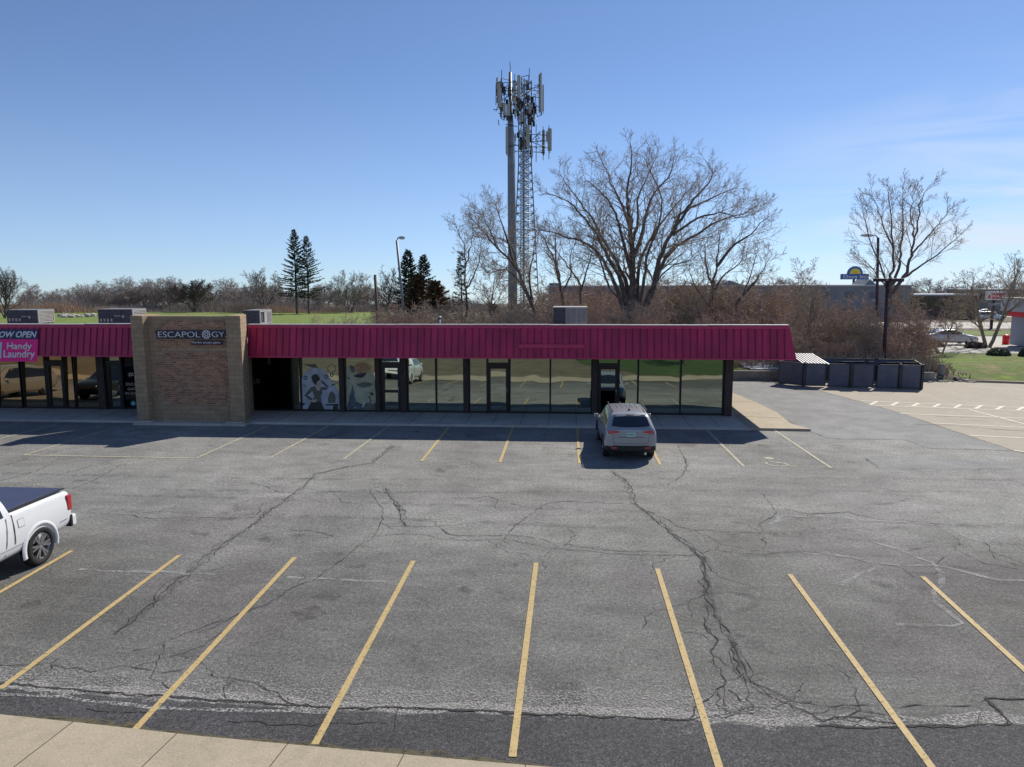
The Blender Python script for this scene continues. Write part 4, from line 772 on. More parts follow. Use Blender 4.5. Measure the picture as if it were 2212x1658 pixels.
def tx(t, P__, bv):
    b = MB(); b.box(-.85, .85, -2.78, -1.08, 1.45, 1.472); b.build('bed_cover', M['cover'], t, bevel=.008)
    for s in (-1, 1):
        b = MB(); x0, x1 = sorted((s*.855, s*.925)); b.box(x0, x1, -2.82, -1.06, 1.436, 1.462); b.build('bed_rail', M['trim'], t, bevel=.006)
        b = MB(); x0, x1 = sorted((s*.945, s*1.012)); b.box(x0, x1, -2.915, -2.74, .93, 1.30); b.build('tail_light', M['lens'], t, bevel=.03)
        ax = 'x' if s > 0 else '-x'
        P__('bed_seam', M['trim'], ax, [(-1.06,.50),(-1.06,1.38)], [(-1.035,.50),(-1.035,1.38)], .012); P__('door_seam', M['hvac_mid'], ax, [(-.78,.55),(-.90,1.34)], [(-.755,.55),(-.875,1.34)], .010); P__('crease', M['hvac_mid'], ax, [(-2.45,.74),(-2.72,.75)], [(-2.45,.755),(-2.72,.765)], .010)
        P__('crease', M['hvac_mid'], ax, [(-1.35,.68),(1.4,.68)], [(-1.35,.69),(1.4,.69)], .010)
        b = MB(); n = 18; vs_ = []
        for k in range(n+1):
            a_ = math.pi*(-.08+1.16*k/n)
            for rr2, ox in ((.475, 1.03), (.53, 1.028), (.57, 1.0)): vs_.append((s*ox, -1.80+rr2*math.cos(a_)*1.02, .43+rr2*math.sin(a_)))
        f_ = []
        for k in range(n):
            for j in range(2): f_.append((3*k+j, 3*k+j+1, 3*k+3+j+1, 3*k+3+j))
        vi = [(q[0]-s*.08, q[1], q[2]) for q in vs_[0::3]]; nb = len(vs_); f_ += [(nb+k, 3*k, 3*k+3, nb+k+1) for k in range(n)]
        b.add(vs_+vi, f_); b.build('wheel_arch', M['p_white'], t, True)
    P__('fuel_door', M['hvac_mid'], '-x', [(-1.36,1.05),(-1.17,1.05)], [(-1.35,1.23),(-1.16,1.23)], .005); P__('fuel_door', M['p_white'], '-x', [(-1.35,1.06),(-1.18,1.06)], [(-1.34,1.22),(-1.17,1.22)], .008)
    b = MB(); b.box(-.99, -.62, -3.06, -2.86, .50, .78); b.box(.62, .99, -3.06, -2.86, .50, .78); b.box(-.619, .619, -3.04, -2.88, .50, .70); b.build('rear_bumper', M['p_white'], t, bevel=.04)
    b = MB(); b.box(-1.0, 1.0, -2.9, -2.84, .52, .80); b.build('bumper_gap', M['trim'], t); mirrors(t, 1.25, 1.42, 1.0, 'p_white')
    b = MB(); b.box(-.22, .22, -2.935, -2.9, 1.18, 1.24); b.build('tailgate_handle', M['trim'], t, bevel=.01)
truck = car('pickup_truck', 'white pickup truck with navy bed cover cut off by the left edge of the lot', 'pickup truck', (-12.68, 13.32, 0), math.pi, st, M['p_white'], (-1.80, 1.88), .43, 1.015, ws, [], tx, spokes=6)
# -- sedans and other cars
def sedan(label, loc, rz, pm, group):
    st = [(-2.42,.45,.62,.72,.5,.80),(-2.40,.36,.80,.86,.66,.96),(-2.25,.26,.89,.93,.70,1.03),(-1.85,.22,.92,.95,.66,1.07),(-1.45,.21,.925,.95,.60,1.22),(-.95,.20,.925,.95,.57,1.40),(-.4,.20,.925,.95,.57,1.46),(.2,.20,.925,.94,.57,1.46),(.6,.20,.925,.93,.57,1.38),(1.1,.20,.92,.92,.62,1.12),(1.4,.21,.92,.90,.66,.97),(2.0,.24,.89,.82,.68,.88),(2.35,.30,.78,.70,.6,.74),(2.44,.42,.62,.58,.5,.62)]
    ws = side('side_window', 'autoglass', [(-1.25,1.02),(-.3,1.0),(.5,.99),(.95,1.0)], [(-.98,1.28),(-.35,1.38),(.2,1.38),(.5,1.30)])+[('rear_window', 'autoglass', 'r', [(-.55,1.10),(.55,1.10)], [(-.5,1.36),(.5,1.36)]), ('windscreen', 'autoglass', 'f', [(-.62,1.0),(.62,1.0)], [(-.5,1.38),(.5,1.38)])]
    return car('sedan', label, 'car', loc, rz, st, M[pm], (-1.42, 1.45), .33, .91, ws, both('tail_light', 'lens', 'r', [(.5,.80),(.85,.80)], [(.5,.90),(.85,.90)]), lambda t, P__, bv: mirrors(t, .75, 1.0, .90, pm), group)
def suv(label, loc, rz, pm, group, name='suv', cat='SUV'):
    k = 1.0
    st = [(-2.45,.45,.75,.80,.6,.9),(-2.42,.36,.88,1.0,.70,1.15),(-2.28,.28,.94,1.08,.74,1.45),(-2.1,.26,.95,1.08,.73,1.70),(-1.9,.25,.95,1.08,.72,1.78),(0,.25,.95,1.06,.72,1.81),(.5,.25,.95,1.05,.70,1.74),(1.0,.25,.95,1.04,.72,1.40),(1.3,.25,.95,1.02,.78,1.16),(1.9,.26,.93,.98,.76,1.06),(2.35,.32,.86,.85,.7,.92),(2.45,.45,.7,.7,.55,.75)]
    ws = side('side_window', 'autoglass', [(-2.0,1.15),(-.5,1.13),(.95,1.13)], [(-1.9,1.62),(-.5,1.68),(.45,1.62)])+[('rear_window', 'autoglass', 'r', [(-.7,1.15),(.7,1.15)], [(-.62,1.6),(.62,1.6)]), ('windscreen', 'autoglass', 'f', [(-.7,1.2),(.7,1.2)], [(-.6,1.66),(.6,1.66)])]
    return car(name, label, cat, loc, rz, st, M[pm], (-1.5, 1.45), .37, .93, ws, both('tail_light', 'lens', 'r', [(.74,1.0),(.9,1.0)], [(.72,1.3),(.86,1.3)]), lambda t, P__, bv: mirrors(t, .9, 1.12, .93, pm), group)
def gz(px, py, dz=0):                   # ground point on the raised terrain
    z = 0
    for _ in range(40): q = G(px, py, z); z = tz(q.x, q.y)
    q.z = z+dz; return q
q = gz(2058, 747); sedan('white sedan side on beyond the mown bank, right of the other pale car', (q.x, q.y+.9, q.z+.03), -math.pi/2, 'p_pearl', None)
q = gz(1980, 744); sedan('pale sedan half hidden behind the bushes, left of the white sedan', (q.x, q.y+4.2, tz(q.x, q.y+4)+.03), -math.pi/2-.1, 'p_pearl', None)
q = gz(2138, 693); suv('white SUV far off across the road between the forked tree trunks', (q.x, q.y, q.z+.03), -math.pi/2-.3, 'p_white', None)
q = gz(2128, 681); sedan('distant pale car parked beyond the white SUV across the road', (q.x, q.y, q.z+.03), -math.pi/2, 'p_pearl', None)
suv('black minivan parked off the left edge, seen mirrored in the shop windows', (-26.6, 26.6, 0), .12, 'p_black', None, 'minivan', 'minivan')
suv('pale tan SUV parked off the left edge, seen mirrored in the leftmost window', (-32.8, 27.2, 0), .1, 'p_tan', None)
# ------------------------------------------------------------------ bin enclosure
en = thing('bin_enclosure', 'slate grey panelled bin enclosure with double gates beside the driveway', 'enclosure', (0,0,0))
e0, e1_, e2_ = (12.59,45.33), (13.77,44.22), (20.06,43.45)
def epanel(name, a, c, z0=.10, z1_=1.34, parent=en, off=0):
    a = Vector((a[0], a[1], 0)); c = Vector((c[0], c[1], 0)); d = (c-a).normalized(); a2, c2 = a+d*.05, c-d*.05
    b = MB(); b.bar(a2+Vector((0,0,(z0+z1_)/2)), c2+Vector((0,0,(z0+z1_)/2)), .035, z1_-z0); o = b.build(name, M['fence'], parent)
    b = MB(); b.bar(a2+Vector((0,0,z1_+.022)), c2+Vector((0,0,z1_+.022)), .055, .04); b.bar(a2+Vector((0,0,z0-.022)), c2+Vector((0,0,z0-.022)), .055, .04)
    for p_ in (a2+d*.03, c2-d*.03): b.bar(p_+Vector((0,0,z0)), p_+Vector((0,0,z1_)), .05, .05)
    b.build('panel_frame', M['darksteel'], o); return o
def elerp(t): return (e1_[0]+(e2_[0]-e1_[0])*t, e1_[1]+(e2_[1]-e1_[1])*t)
fx = [0, .20, .405, .61, .815, 1.0]
epanel('side_panel', e0, e1_)
for i in range(5): epanel('gate' if i < 4 else 'front_panel', elerp(fx[i]+.004), elerp(fx[i+1]-.004))
for i, f_ in enumerate(fx):
    if i in (1, 3): continue
    x, y = elerp(f_); MB().box(x-.06, x+.06, y-.06, y+.06, -.02, 1.44).build('post', M['darksteel'], en, bevel=.01)
epanel('side_panel', e2_, (20.9, 46.4)); epanel('back_panel', e0, (14.6, 47.3)); epanel('back_panel', (14.65, 47.32), (20.9, 46.45))
def dumpster(label, x, y, rz, open_=0):
    t = thing('dumpster', label, 'dumpster', (x, y, 0), rz, 'bins inside the grey enclosure')
    b = MB(); b.prism([(-.9,.15),(.9,.15),(.98,1.15),(-.98,1.15)], -.6, .6); b.build('bin', M['darksteel'], t, bevel=.02)
    for s in (-1, 1): M_ = Matrix.Translation((0,.62,1.2)) @ Matrix.Rotation(-.16-open_, 4, 'X'); x0, x1 = sorted((s*.02, s*.97)); MB().box(x0, x1, -1.25, 0, 0, .05, M_).build('lid', M['trim'], t, bevel=.02)
dumpster('black lidded dumpster in the middle of the grey enclosure', 16.9, 45.3, .08); dumpster('black lidded dumpster at the right side of the grey enclosure', 19.3, 45.0, .12)
a, c = A(*z4(612, 402), 46.2), A(*z4(825, 455), 44.6)
t = thing('corrugated_sheet', 'pale ribbed metal sheet leaning up behind the enclosure gates', 'metal sheet', (0,0,0)); b = MB()
x0, x1 = A(*z4(650, 455), 44.7).x, A(*z4(825, 455), 44.7).x; 
for k in range(9):
    u = k/8; b.bar((x0+(x1-x0)*u, 44.75, 1.26), (x0-.45+(x1-x0-.1)*u, 46.3, 1.75), .05, .02)
b.build('ribs', M['p_white'], t); b = MB(); b.add([(x0,44.77,1.24),(x1,44.77,1.24),(x1-.55,46.32,1.73),(x0-.45,46.32,1.73),(x0,44.77,1.22),(x1,44.77,1.22),(x1-.55,46.32,1.71),(x0-.45,46.32,1.71)], [(0,1,2,3),(7,6,5,4),(0,4,5,1),(1,5,6,2),(2,6,7,3),(3,7,4,0)]); b.build('sheet', M['black'], t)
# low retaining wall and pale boards on the slope
t = thing('retaining_wall', 'low weathered concrete retaining wall between the shops and the enclosure', 'wall', (0,0,0)); b = MB(); b.box(7.6, 13.6, 46.75, 47.0, -.1, .60); b.build('wall', M['stone'], t, bevel=.03)
t = thing('retaining_wall', 'short weathered concrete wall right of the grey enclosure', 'wall', (0,0,0)); b = MB(); b.box(20.95, 22.4, 46.9, 47.15, -.1, .55); b.build('wall', M['stone'], t, bevel=.03)
b = MB(); rr = random.Random(2)
for k in range(9):
    y = 47.4+k*.46; x0 = 11.35-.08*k; b.box(x0+rr.uniform(-.1,.1), 14.1+rr.uniform(-.2,.2), y, y+.24, .60+k*.045, .66+k*.045)
tag(b.build('board_stack', M['gas_white'], bevel=.008), 'pale weathered boards laid in steps on the slope behind the low wall', 'boards')
q = G(*z4(1630, 565)); b = MB(); b.lathe([(-.05,.19),(.5,.185),(.93,.17),(.99,.14),(1.0,.001)], 'Z', (q.x, q.y+.2, 0), 14); tag(b.build('bollard', M['stone'], smooth=True), 'stubby weathered concrete bollard at the foot of the grass bank', 'bollard')
def rock(b, x, y, z, r, rg):
    bm = bmesh.new(); bmesh.ops.create_icosphere(bm, subdivisions=2, radius=r); s = (rg.uniform(.8,1.4), rg.uniform(.7,1.2), rg.uniform(.4,.8)); off = Vector((rg.random()*9, rg.random()*9, 0))
    from mathutils import noise as mn
    for q in bm.verts: q.co = q.co*(1+.45*mn.noise(q.co*2.2/r+off)); q.co = Vector((q.co.x*s[0]+x, q.co.y*s[1]+y, q.co.z*s[2]+z))
    bm.verts.index_update(); b.add([q.co for q in bm.verts], [tuple(v.index for v in f.verts) for f in bm.faces]); bm.free()
b = MB(); rg = random.Random(4)
for k in range(46):
    u = rg.random(); x, y = 21.2+u*3.4, 46.6+rg.uniform(-.1,.7); rock(b, x, y, tz(x,y)+.04, rg.uniform(.06,.2), rg)
tag(b.build('rubble', M['stone']), 'heap of broken rock and rubble around the bollard', 'rubble', kind='stuff')
b = MB()
for k in range(120):
    x = rg.uniform(10, 24); y = rg.uniform(49, 60); rock(b, x, y, tz(x,y)+.02, rg.uniform(.05,.22), rg)
tag(b.build('loose_stones', M['walk2']), 'loose pale stones scattered under the bare bushes', 'stones', kind='stuff')
b = MB()
for k in range(60):
    q = gz(rg.uniform(130, 232) if k%2 else rg.uniform(130,160), 687-rg.uniform(0, 3)); rock(b, q.x, q.y, q.z+rg.uniform(0,.5), rg.uniform(.2,.7), rg)
tag(b.build('rock_heap', M['walk2']), 'heap of pale rocks at the far edge of the left lawn', 'rocks', kind='stuff')
# ------------------------------------------------------------------ lawns and roads behind
drape('lawn_far', [(-300,100),(-26,100),(-32,133),(-50,216),(-300,216)], M['grass'], .03, 12)
drape('lawn_bank', [(24.2,46.96),(27.2,46.3),(70,44.1),(70,61.2),(40,61.6),(31,63),(27,58),(23.6,52)], M['grass2'], .02)
drape('lawn_slope', [(7.6,47.05),(11.4,47.05),(10.7,52),(7.6,53)], M['grass'], .02)
drape('service_road', [(30.5,62.8),(39.8,61.8),(70,61.3),(110,92),(60,94),(40,92),(33,86)], M['road'], .03)
drape('verge', [(38,98),(110,96),(110,110),(38,112)], M['grass'], .03)
drape('far_road', [(-10,121),(20,120),(160,116),(160,140),(20,146),(-10,147)], M['road'], .03)
drape('far_street', [(100,165),(190,160),(190,184),(100,186)], M['road'], .03)
drape('lawn_south', [(6,0),(60,0),(60,-58),(-2,-58),(1,-20)], M['grass3'], .03, 10)
drape('lawn_strip', [(11,62),(25,64),(26,70),(11,69)], M['grass2'], .02)
# ------------------------------------------------------------------ poles and lamps
t = thing('lot_light', 'tall dark pole with twin box lamps behind the bin enclosure', 'light pole', (0,0,0)); PY = 48.4
b0 = A(1909.5, 790, PY); t0 = A(1917, 606, PY); MB().tube([(b0.x, PY, .3), (t0.x, PY, t0.z)], [.13, .09], 8).build('pole', M['pole'], t, True)
for xa, xb in ((550,665),(725,862)):
    a = A(1782+xa*.1944, 514+452*.1944, PY); c = A(1782+xb*.1944, 514+490*.1944, PY); MB().box(a.x, c.x, PY-.25, PY+.25, c.z, a.z).build('lamp_head', M['pole'], t, bevel=.03)
a = A(1782+600*.1944, 514+466*.1944, PY); c = A(1782+800*.1944, 514+466*.1944, PY); MB().tube([(a.x,PY,a.z),(c.x,PY,c.z)], .035, 6).build('arm', M['pole'], t)
def lamp(label, px0, py0, px1, py1, hx, hy, Y, r, mt, hl=.9):
    t = thing('street_lamp', label, 'street lamp', (0,0,0)); a = A(px0, py0, Y); c = A(px1, py1, Y); h = A(hx, hy, Y)
    MB().tube([(a.x+(a.x-c.x)*(a.z/(c.z-a.z)), Y, tz(a.x,Y)), (c.x, Y, c.z)], [r*1.3, r], 8).build('pole', M[mt], t, True)
    MB().tube([(c.x, Y, c.z-.05), (c.x+(h.x-c.x)*.4, Y, h.z+.02), (h.x, Y, h.z+.05)], r*.45, 6).build('arm', M['galv'], t, True)
    s = 1 if h.x > c.x else -1; b = MB(); b.lathe([(-hl*.5,.001),(-hl*.45,.10),(-hl*.1,.19),(hl*.3,.17),(hl*.5,.001)], 'X', (h.x+s*hl*.2, Y, h.z), 12); b.build('lamp_head', M['gas_white'], t, True)
lamp('leaning grey lamp post with bright round head left of the dark spruces', 870, 650, 857, 520, 865, 514, 78, .12, 'galv', .75)
lamp('tall dark street lamp with curved arm behind the twin lamp pole', 1895, 640, 1897, 514, 1880, 509, 95, .16, 'pole', 1.7)
t = thing('utility_pole', 'cut off brown wooden pole left of the leaning lamp post', 'pole', (0,0,0)); a = A(815, 700, 66); c = A(810, 594, 66)
MB().tube([(a.x+.1,66,0),(c.x,66,c.z)], [.15,.12], 10).build('pole', M['woodpole'], t, True)
# ------------------------------------------------------------------ cell towers
def T(x, y, Y): return A(1028+x*.346, 111.4+y*.346, Y)
def antenna(b, xa, xb, ya, yb, Y, d=.25):
    a, c = T(xa, yb, Y), T(xb, ya, Y); b.box(a.x, c.x, Y-d/2, Y+d/2, a.z, c.z)
def antennas(lst, Y, par):
    for q in lst:
        b = MB(); antenna(b, *q[:4], Y+q[4]); o = b.build('antenna', M['panel'], par, bevel=.03)
        a, c = T((q[0]+q[1])/2, q[3]+12, Y+q[4]), T((q[0]+q[1])/2, q[2]-6, Y+q[4]); MB().tube([(a.x, Y+q[4]+.25, a.z), (c.x, Y+q[4]+.25, c.z)], .045, 5).build('mount_pipe', M['darksteel'], o)
def frames(par, Y, pairs, r=.05, depth=1.2):
    b = MB()
    for (xa, ya, xb, yb, d0, d1) in pairs:
        a, c = T(xa, ya, Y), T(xb, yb, Y); b.tube([(a.x, Y+d0, a.z), (c.x, Y+d1, c.z)], r, 5)
    b.build('mount_frame', M['darksteel'], par)
Y = 98.; mp_ = thing('monopole', 'tall thick grey monopole mast with panel antennas, left of the lattice tower', 'cell tower', (T(228,1500,Y).x, Y, 0))
bx = T(228,1500,Y).x; zt = T(216,130,Y).z
z_ = [0, T(0,1400,Y).z, T(0,900,Y).z, T(0,640,Y).z, T(0,440,Y).z, T(0,420,Y).z, zt]; 
MB().tube([(T(xx,800,Y).x-bx, 0, z) for xx, z in zip((228,228,223,219,217,217,216), z_)], [.64,.60,.52,.43,.38,.24,.18], 16).build('pole', M['galv'], mp_, True)
def sub(par, Y): 
    g = thing('x', '', '', (0,0,0)); bpy.data.objects.remove(g)
b = MB(); 
antn = [(127,138,165,280,-.6),(136,160,190,350,-1.),(150,162,300,410,-.4),(168,186,325,400,-1.2),(190,213,330,402,-1.4),(258,279,150,290,-1.2),(232,249,180,345,-.8),(186,200,470,640,-.9),(205,222,180,300,.6),(240,252,340,410,-1)]
holder = thing('antenna_platform', '', '', (0,0,0)); holder.parent = mp_; holder.location = (-bx, -Y, 0)
for k in ('label','category'): 
    if k in holder: del holder[k]
def reparent(par, base):      # world-built children under an offset thing
    for o in [o for o in COL.objects if o.parent == base]:
        o.parent = par; 
        if o.type == 'MESH':
            o.data.transform(Matrix.Translation(-par.location))
            for ch in o.children: ch.data.transform(Matrix.Translation(-par.location))
antennas(antn, Y, holder)
rg = random.Random(9); pr = [(130,215,280,200,-1,-1),(130,262,280,252,-1,-1),(140,350,262,340,-1,-1),(165,175,205,180,-.5,0),(130,215,130,350,-1,-1),(165,130,165,270,-1,-1),(145,400,240,400,-1,-1),(216,130,212,65,0,0),(186,460,260,475,-.5,-.5),(186,600,270,590,-.5,-.5),(160,180,160,420,-.7,-.7),(180,250,180,440,-.7,-.7),(262,360,262,440,-.7,-.7),(245,150,245,400,-.7,-.7)]
for k in range(60): x = rg.uniform(135,275); y = rg.uniform(200,430); pr.append((x, y, x+rg.uniform(-30,30), y+rg.uniform(-25,40), rg.uniform(-1.3,.8), rg.uniform(-1.3,.8)))
frames(holder, Y, pr, .045); b = MB()
for k in range(34): x = rg.uniform(140,275); y = rg.uniform(215,435); a = T(x, y, Y); yy = Y-1.3+rg.random()*1.8; MB().box(a.x-.16, a.x+.16, yy, yy+.3, a.z-.3, a.z+.3).build('radio_box', M['hvac_dark'], holder)
b = MB(); c0_ = T(252, 470, Y); b.tube([(T(252,640,Y).x, Y+.3, 0), (T(240,560,Y).x, Y+.3, T(0,520,Y).z)], .03, 4); b.build('cable_run', M['darksteel'], holder)
reparent(mp_, holder); bpy.data.objects.remove(holder)
Y = 104.; lx = T(303,1500,Y).x; lt = thing('lattice_tower', 'slim steel lattice tower crowded with antennas, right of the monopole', 'cell tower', (lx, Y, 0)); holder = thing('h', '', '', (0,0,0))
def leg(k, z):
    zt_ = T(0,200,Y).z; zb = T(0,700,Y).z; w_ = 1.05 if z > zb else 1.05+(zb-z)/zb*1.45; a_ = math.pi/6+k*2.0944; cxx = T(305,200,Y).x; return Vector((cxx+w_*math.cos(a_)*.95, Y+w_*math.sin(a_)*.95, z))
zt_ = T(0,190,Y).z; b = MB(); nsec = 30; zz = [zt_*i/nsec for i in range(nsec+1)]
for k in range(3): b.tube([leg(k, z) for z in zz], .085, 6)
b.build('legs', M['galv'], holder); b = MB()
for i in range(nsec):
    for k in range(3):
        a, c = (zz[i], zz[i+1]) if (i+k)%2 else (zz[i+1], zz[i]); b.tube([leg(k, a), leg((k+1)%3, c)], .042, 4, False); b.tube([leg(k, zz[i]), leg((k+1)%3, zz[i])], .032, 4, False); b.tube([leg(k, c), leg((k+1)%3, a)], .03, 4, False)
b.build('bracing', M['galv'], holder); b = MB()
for k in range(7): x = -.45+k*.15; b.tube([leg(0,0)*0+Vector((T(303,0,Y).x+x*1.3, Y+.1, 0)), Vector((T(303,0,Y).x+x, Y+.1, zt_*(.80 if k%2 else .93)))], .05, 4)
b.build('cable_run', M['darksteel'], holder)
antennas([(391,401,145,375,.3),(399,412,135,380,-1.2),(414,425,210,375,.6),(313,336,460,600,-1.6),(413,431,492,640,.2),(448,474,482,622,-.8),(437,450,500,560,.6),(283,296,380,440,-1.),(330,345,320,390,-1.2),(345,356,600,655,-.8),(240,250,515,560,-1.2),(310,326,180,215,0),(356,368,360,430,-.5)], Y, holder)
pr = [(285,160,330,150,0,0),(285,160,285,270,0,0),(330,150,330,260,0,0),(285,200,330,230,0,0),(285,240,330,190,0,0),(334,105,332,190,0,0),(300,245,395,250,-1,0),(330,290,395,290,-1,0),(345,245,392,220,-1,0),(330,310,395,350,-1,0),(395,150,395,270,-.2,-.2),(412,380,412,410,-1,-1),(215,540,310,550,-1.2,-.6),(215,580,310,610,-1.2,-.6),(300,525,450,525,-1,0),(300,600,440,600,-1,0),(310,560,455,560,.5,0),(235,630,430,632,-1,0),(420,470,420,680,-.1,-.1),(457,470,457,680,-.9,-.9),(377,460,377,695,-.4,-.4),(240,510,240,600,-1.2,-1.2),(345,560,450,610,.6,-.6),(190,600,310,590,-1,-1)]
for k in range(80): x = rg.uniform(255,385); y = rg.uniform(190,460); pr.append((x, y, x+rg.uniform(-38,38), y+rg.uniform(-25,40), rg.uniform(-1.6,1.2), rg.uniform(-1.6,1.2)))
for k in range(26): x = rg.uniform(235,430); y = rg.uniform(510,635); pr.append((x, y, x+rg.uniform(-40,40), y+rg.uniform(-20,20), rg.uniform(-1.6,1.2), rg.uniform(-1.6,1.2)))
frames(holder, Y, pr, .045); b = MB()
for k in range(34): x = rg.uniform(262,375); y = rg.uniform(225,455); a = T(x, y, Y); yy = Y+rg.uniform(-1.3,.8); MB().box(a.x-.17, a.x+.17, yy, yy+.3, a.z-.32, a.z+.32).build('radio_box', M['hvac_dark'], holder)
for k in range(14): x = rg.uniform(260,350); y = rg.uniform(520,625); a = T(x, y, Y); yy = Y+rg.uniform(-1.3,.8); MB().box(a.x-.15, a.x+.15, yy, yy+.3, a.z-.28, a.z+.28).build('radio_box', M['hvac_dark'], holder)
reparent(lt, holder); bpy.data.objects.remove(holder)
# ------------------------------------------------------------------ far buildings and signs
HY = 152.; M['hotel_pane'] = mat('dull_hotel_pane', (.10,.115,.14), .5, 0, .1)
def hp(x, y, Y=HY): return A(1627.7+x*.1936, 548.3+y*.1936, Y)
ht = thing('hotel', 'long low slate grey hotel with a flat pale roofline behind the bare trees', 'building', (0,0,0))
xa, xb = A(1186, 640, HY).x, A(1968, 640, HY).x; zr = A(1500, 620, HY).z
w_ = MB().box(xa, xb, HY, HY+14, -2.4, zr).build('wall', M['wallgrey'], ht)
MB().box(xa-.3, xb+.3, HY-.35, HY+14.3, zr+.002, zr+.28).build('roof', M['hotel_roof'], ht)
n = 15
for k in range(n):
    x = xa+(xb-xa)*(k+.5)/n
    for z0, z1_ in ((-.9,.5),(2.2,3.6)):
        f = MB().box(x-.85, x+.85, HY-.06, HY-.002, z0, z1_).build('window', M['wallgrey'], ht); b = MB(); b.box(x-.78, x-.03, HY-.08, HY-.062, z0+.07, z1_-.07); b.box(x+.03, x+.78, HY-.08, HY-.062, z0+.07, z1_-.07); b.build('pane', M['hotel_pane'], f)
        MB().box(x-.4, x+.4, HY-.2, HY-.002, z0-.5, z0-.1).build('air_unit', M['hvac'], ht)
for px, hw, py in ((1574, 28, 606), (1876, 13, 604)):
    a = A(px-hw, 621, HY+3); c = A(px+hw, 621, HY+3); t_ = A(px, py, HY+3); MB().prism([(a.x, zr+.285),(c.x, zr+.285),(t_.x, t_.z)], HY+2, HY+9).build('gable', M['wallgrey'], ht)
a, c = A(1186, 626, HY), A(1208, 612, HY); MB().box(a.x, c.x, HY+1, HY+3, zr+.285, c.z).build('chimney', M['wallgrey'], ht)
t = thing('annex', 'tan flat roofed annex with pale door in front of the grey hotel', 'building', (0,0,0)); a, c = A(1628, 699, 138), A(1712, 683, 138); MB().box(a.x, c.x, 138, 143, -2, c.z).build('wall', M['tan_wall'], t); MB().box(a.x-.2, c.x+.2, 137.8, 143.2, c.z+.002, c.z+.15).build('roof', M['walk2'], t); MB().box(a.x+1.4, a.x+3, 137.9, 137.99, -1.83, c.z-.15).build('door', M['road'], t)
for px0, px1, py0, py1, Yb, lab, mk in ((1970,2112,690,640,160,'dark brown low building behind the red bushes at the right','maroon'),(2085,2212,655,628,200,'low brown building with pale fascia beyond the road at the far right','tan_wall')):
    t = thing('low_building', lab, 'building', (0,0,0)); a, c = A(px0, py0, Yb), A(px1, py1, Yb); MB().box(a.x, c.x, Yb, Yb+10, tz(a.x, Yb)-.3, c.z).build('wall', M['woodpole'] if mk == 'maroon' else M['stone'], t); MB().box(a.x-.3, c.x+.3, Yb-.3, Yb+10.3, c.z+.002, c.z+.35).build('roof', M['hotel_roof'], t)
    for k in range(5): x = a.x+(c.x-a.x)*(k+.5)/5; MB().box(x-.8, x+.8, Yb-.05, Yb-.002, c.z-2.2, c.z-.7).build('window', M['autoglass'], t)
# coffee shop at the right edge
GYY = 65.
def gp_(x, y, Y=GYY): return A(1782+x*.1944, 514+y*.1944, Y)
cs = thing('coffee_shop', 'white coffee shop with a red band and grey base cut off at the right edge', 'building', (0,0,0))
x0 = gp_(2060, 900, GYY+7).x; x2 = gp_(1950, 800, GYY+7).x; gz0 = tz(x0, GYY); zb0 = gp_(2000, 915).z; zb1 = gp_(2000, 850).z; zt0 = gp_(2000, 700).z
MB().box(x0, x0+22, GYY+1.2, GYY+6.8, gz0, zb0).build('wall', M['gas_grey'], cs)
MB().box(x0-.05, x0+1.0, GYY+1.05, GYY+2.2, gz0+1.25, zb0).build('pier', M['gas_white'], cs); MB().box(x0-.08, x0+1.03, GYY+1.02, GYY+2.23, gz0, gz0+1.25).build('pier_base', M['maroon'], cs)
MB().box(x2, x0+22, GYY, GYY+7, zb1+.002, zt0).build('parapet', M['gas_white'], cs); MB().box(x2+.6, x0+22, GYY-.12, GYY+7.1, zb0+.002, zb1).build('red_band', M['red'], cs); MB().box(x2-.1, x0+22, GYY-.1, GYY+7.2, zt0+.002, zt0+.12).build('cap', M['hvac'], cs)
b = MB()
for k in range(4): b.box(x0+1.6+k*2.6, x0+3.9+k*2.6, GYY+1.12, GYY+1.19, gz0+.5, zb0-.15)
b.build('window', M['autoglass'], cs)
q = gz(2172, 745); t = thing('litter_bin', 'round red litter bin outside the white coffee shop', 'litter bin', (q.x, q.y, q.z)); b = MB(); b.lathe([(0,.001),(0,.26),(.05,.29),(.78,.30),(.82,.33),(.86,.30),(.95,.18),(.98,.001)], 'Z', (0,0,0), 16); b.build('bin', M['red'], t, True); MB().lathe([(.62,.305),(.70,.305)], 'Z', (0,0,0), 16).build('slot_band', M['maroon'], t)
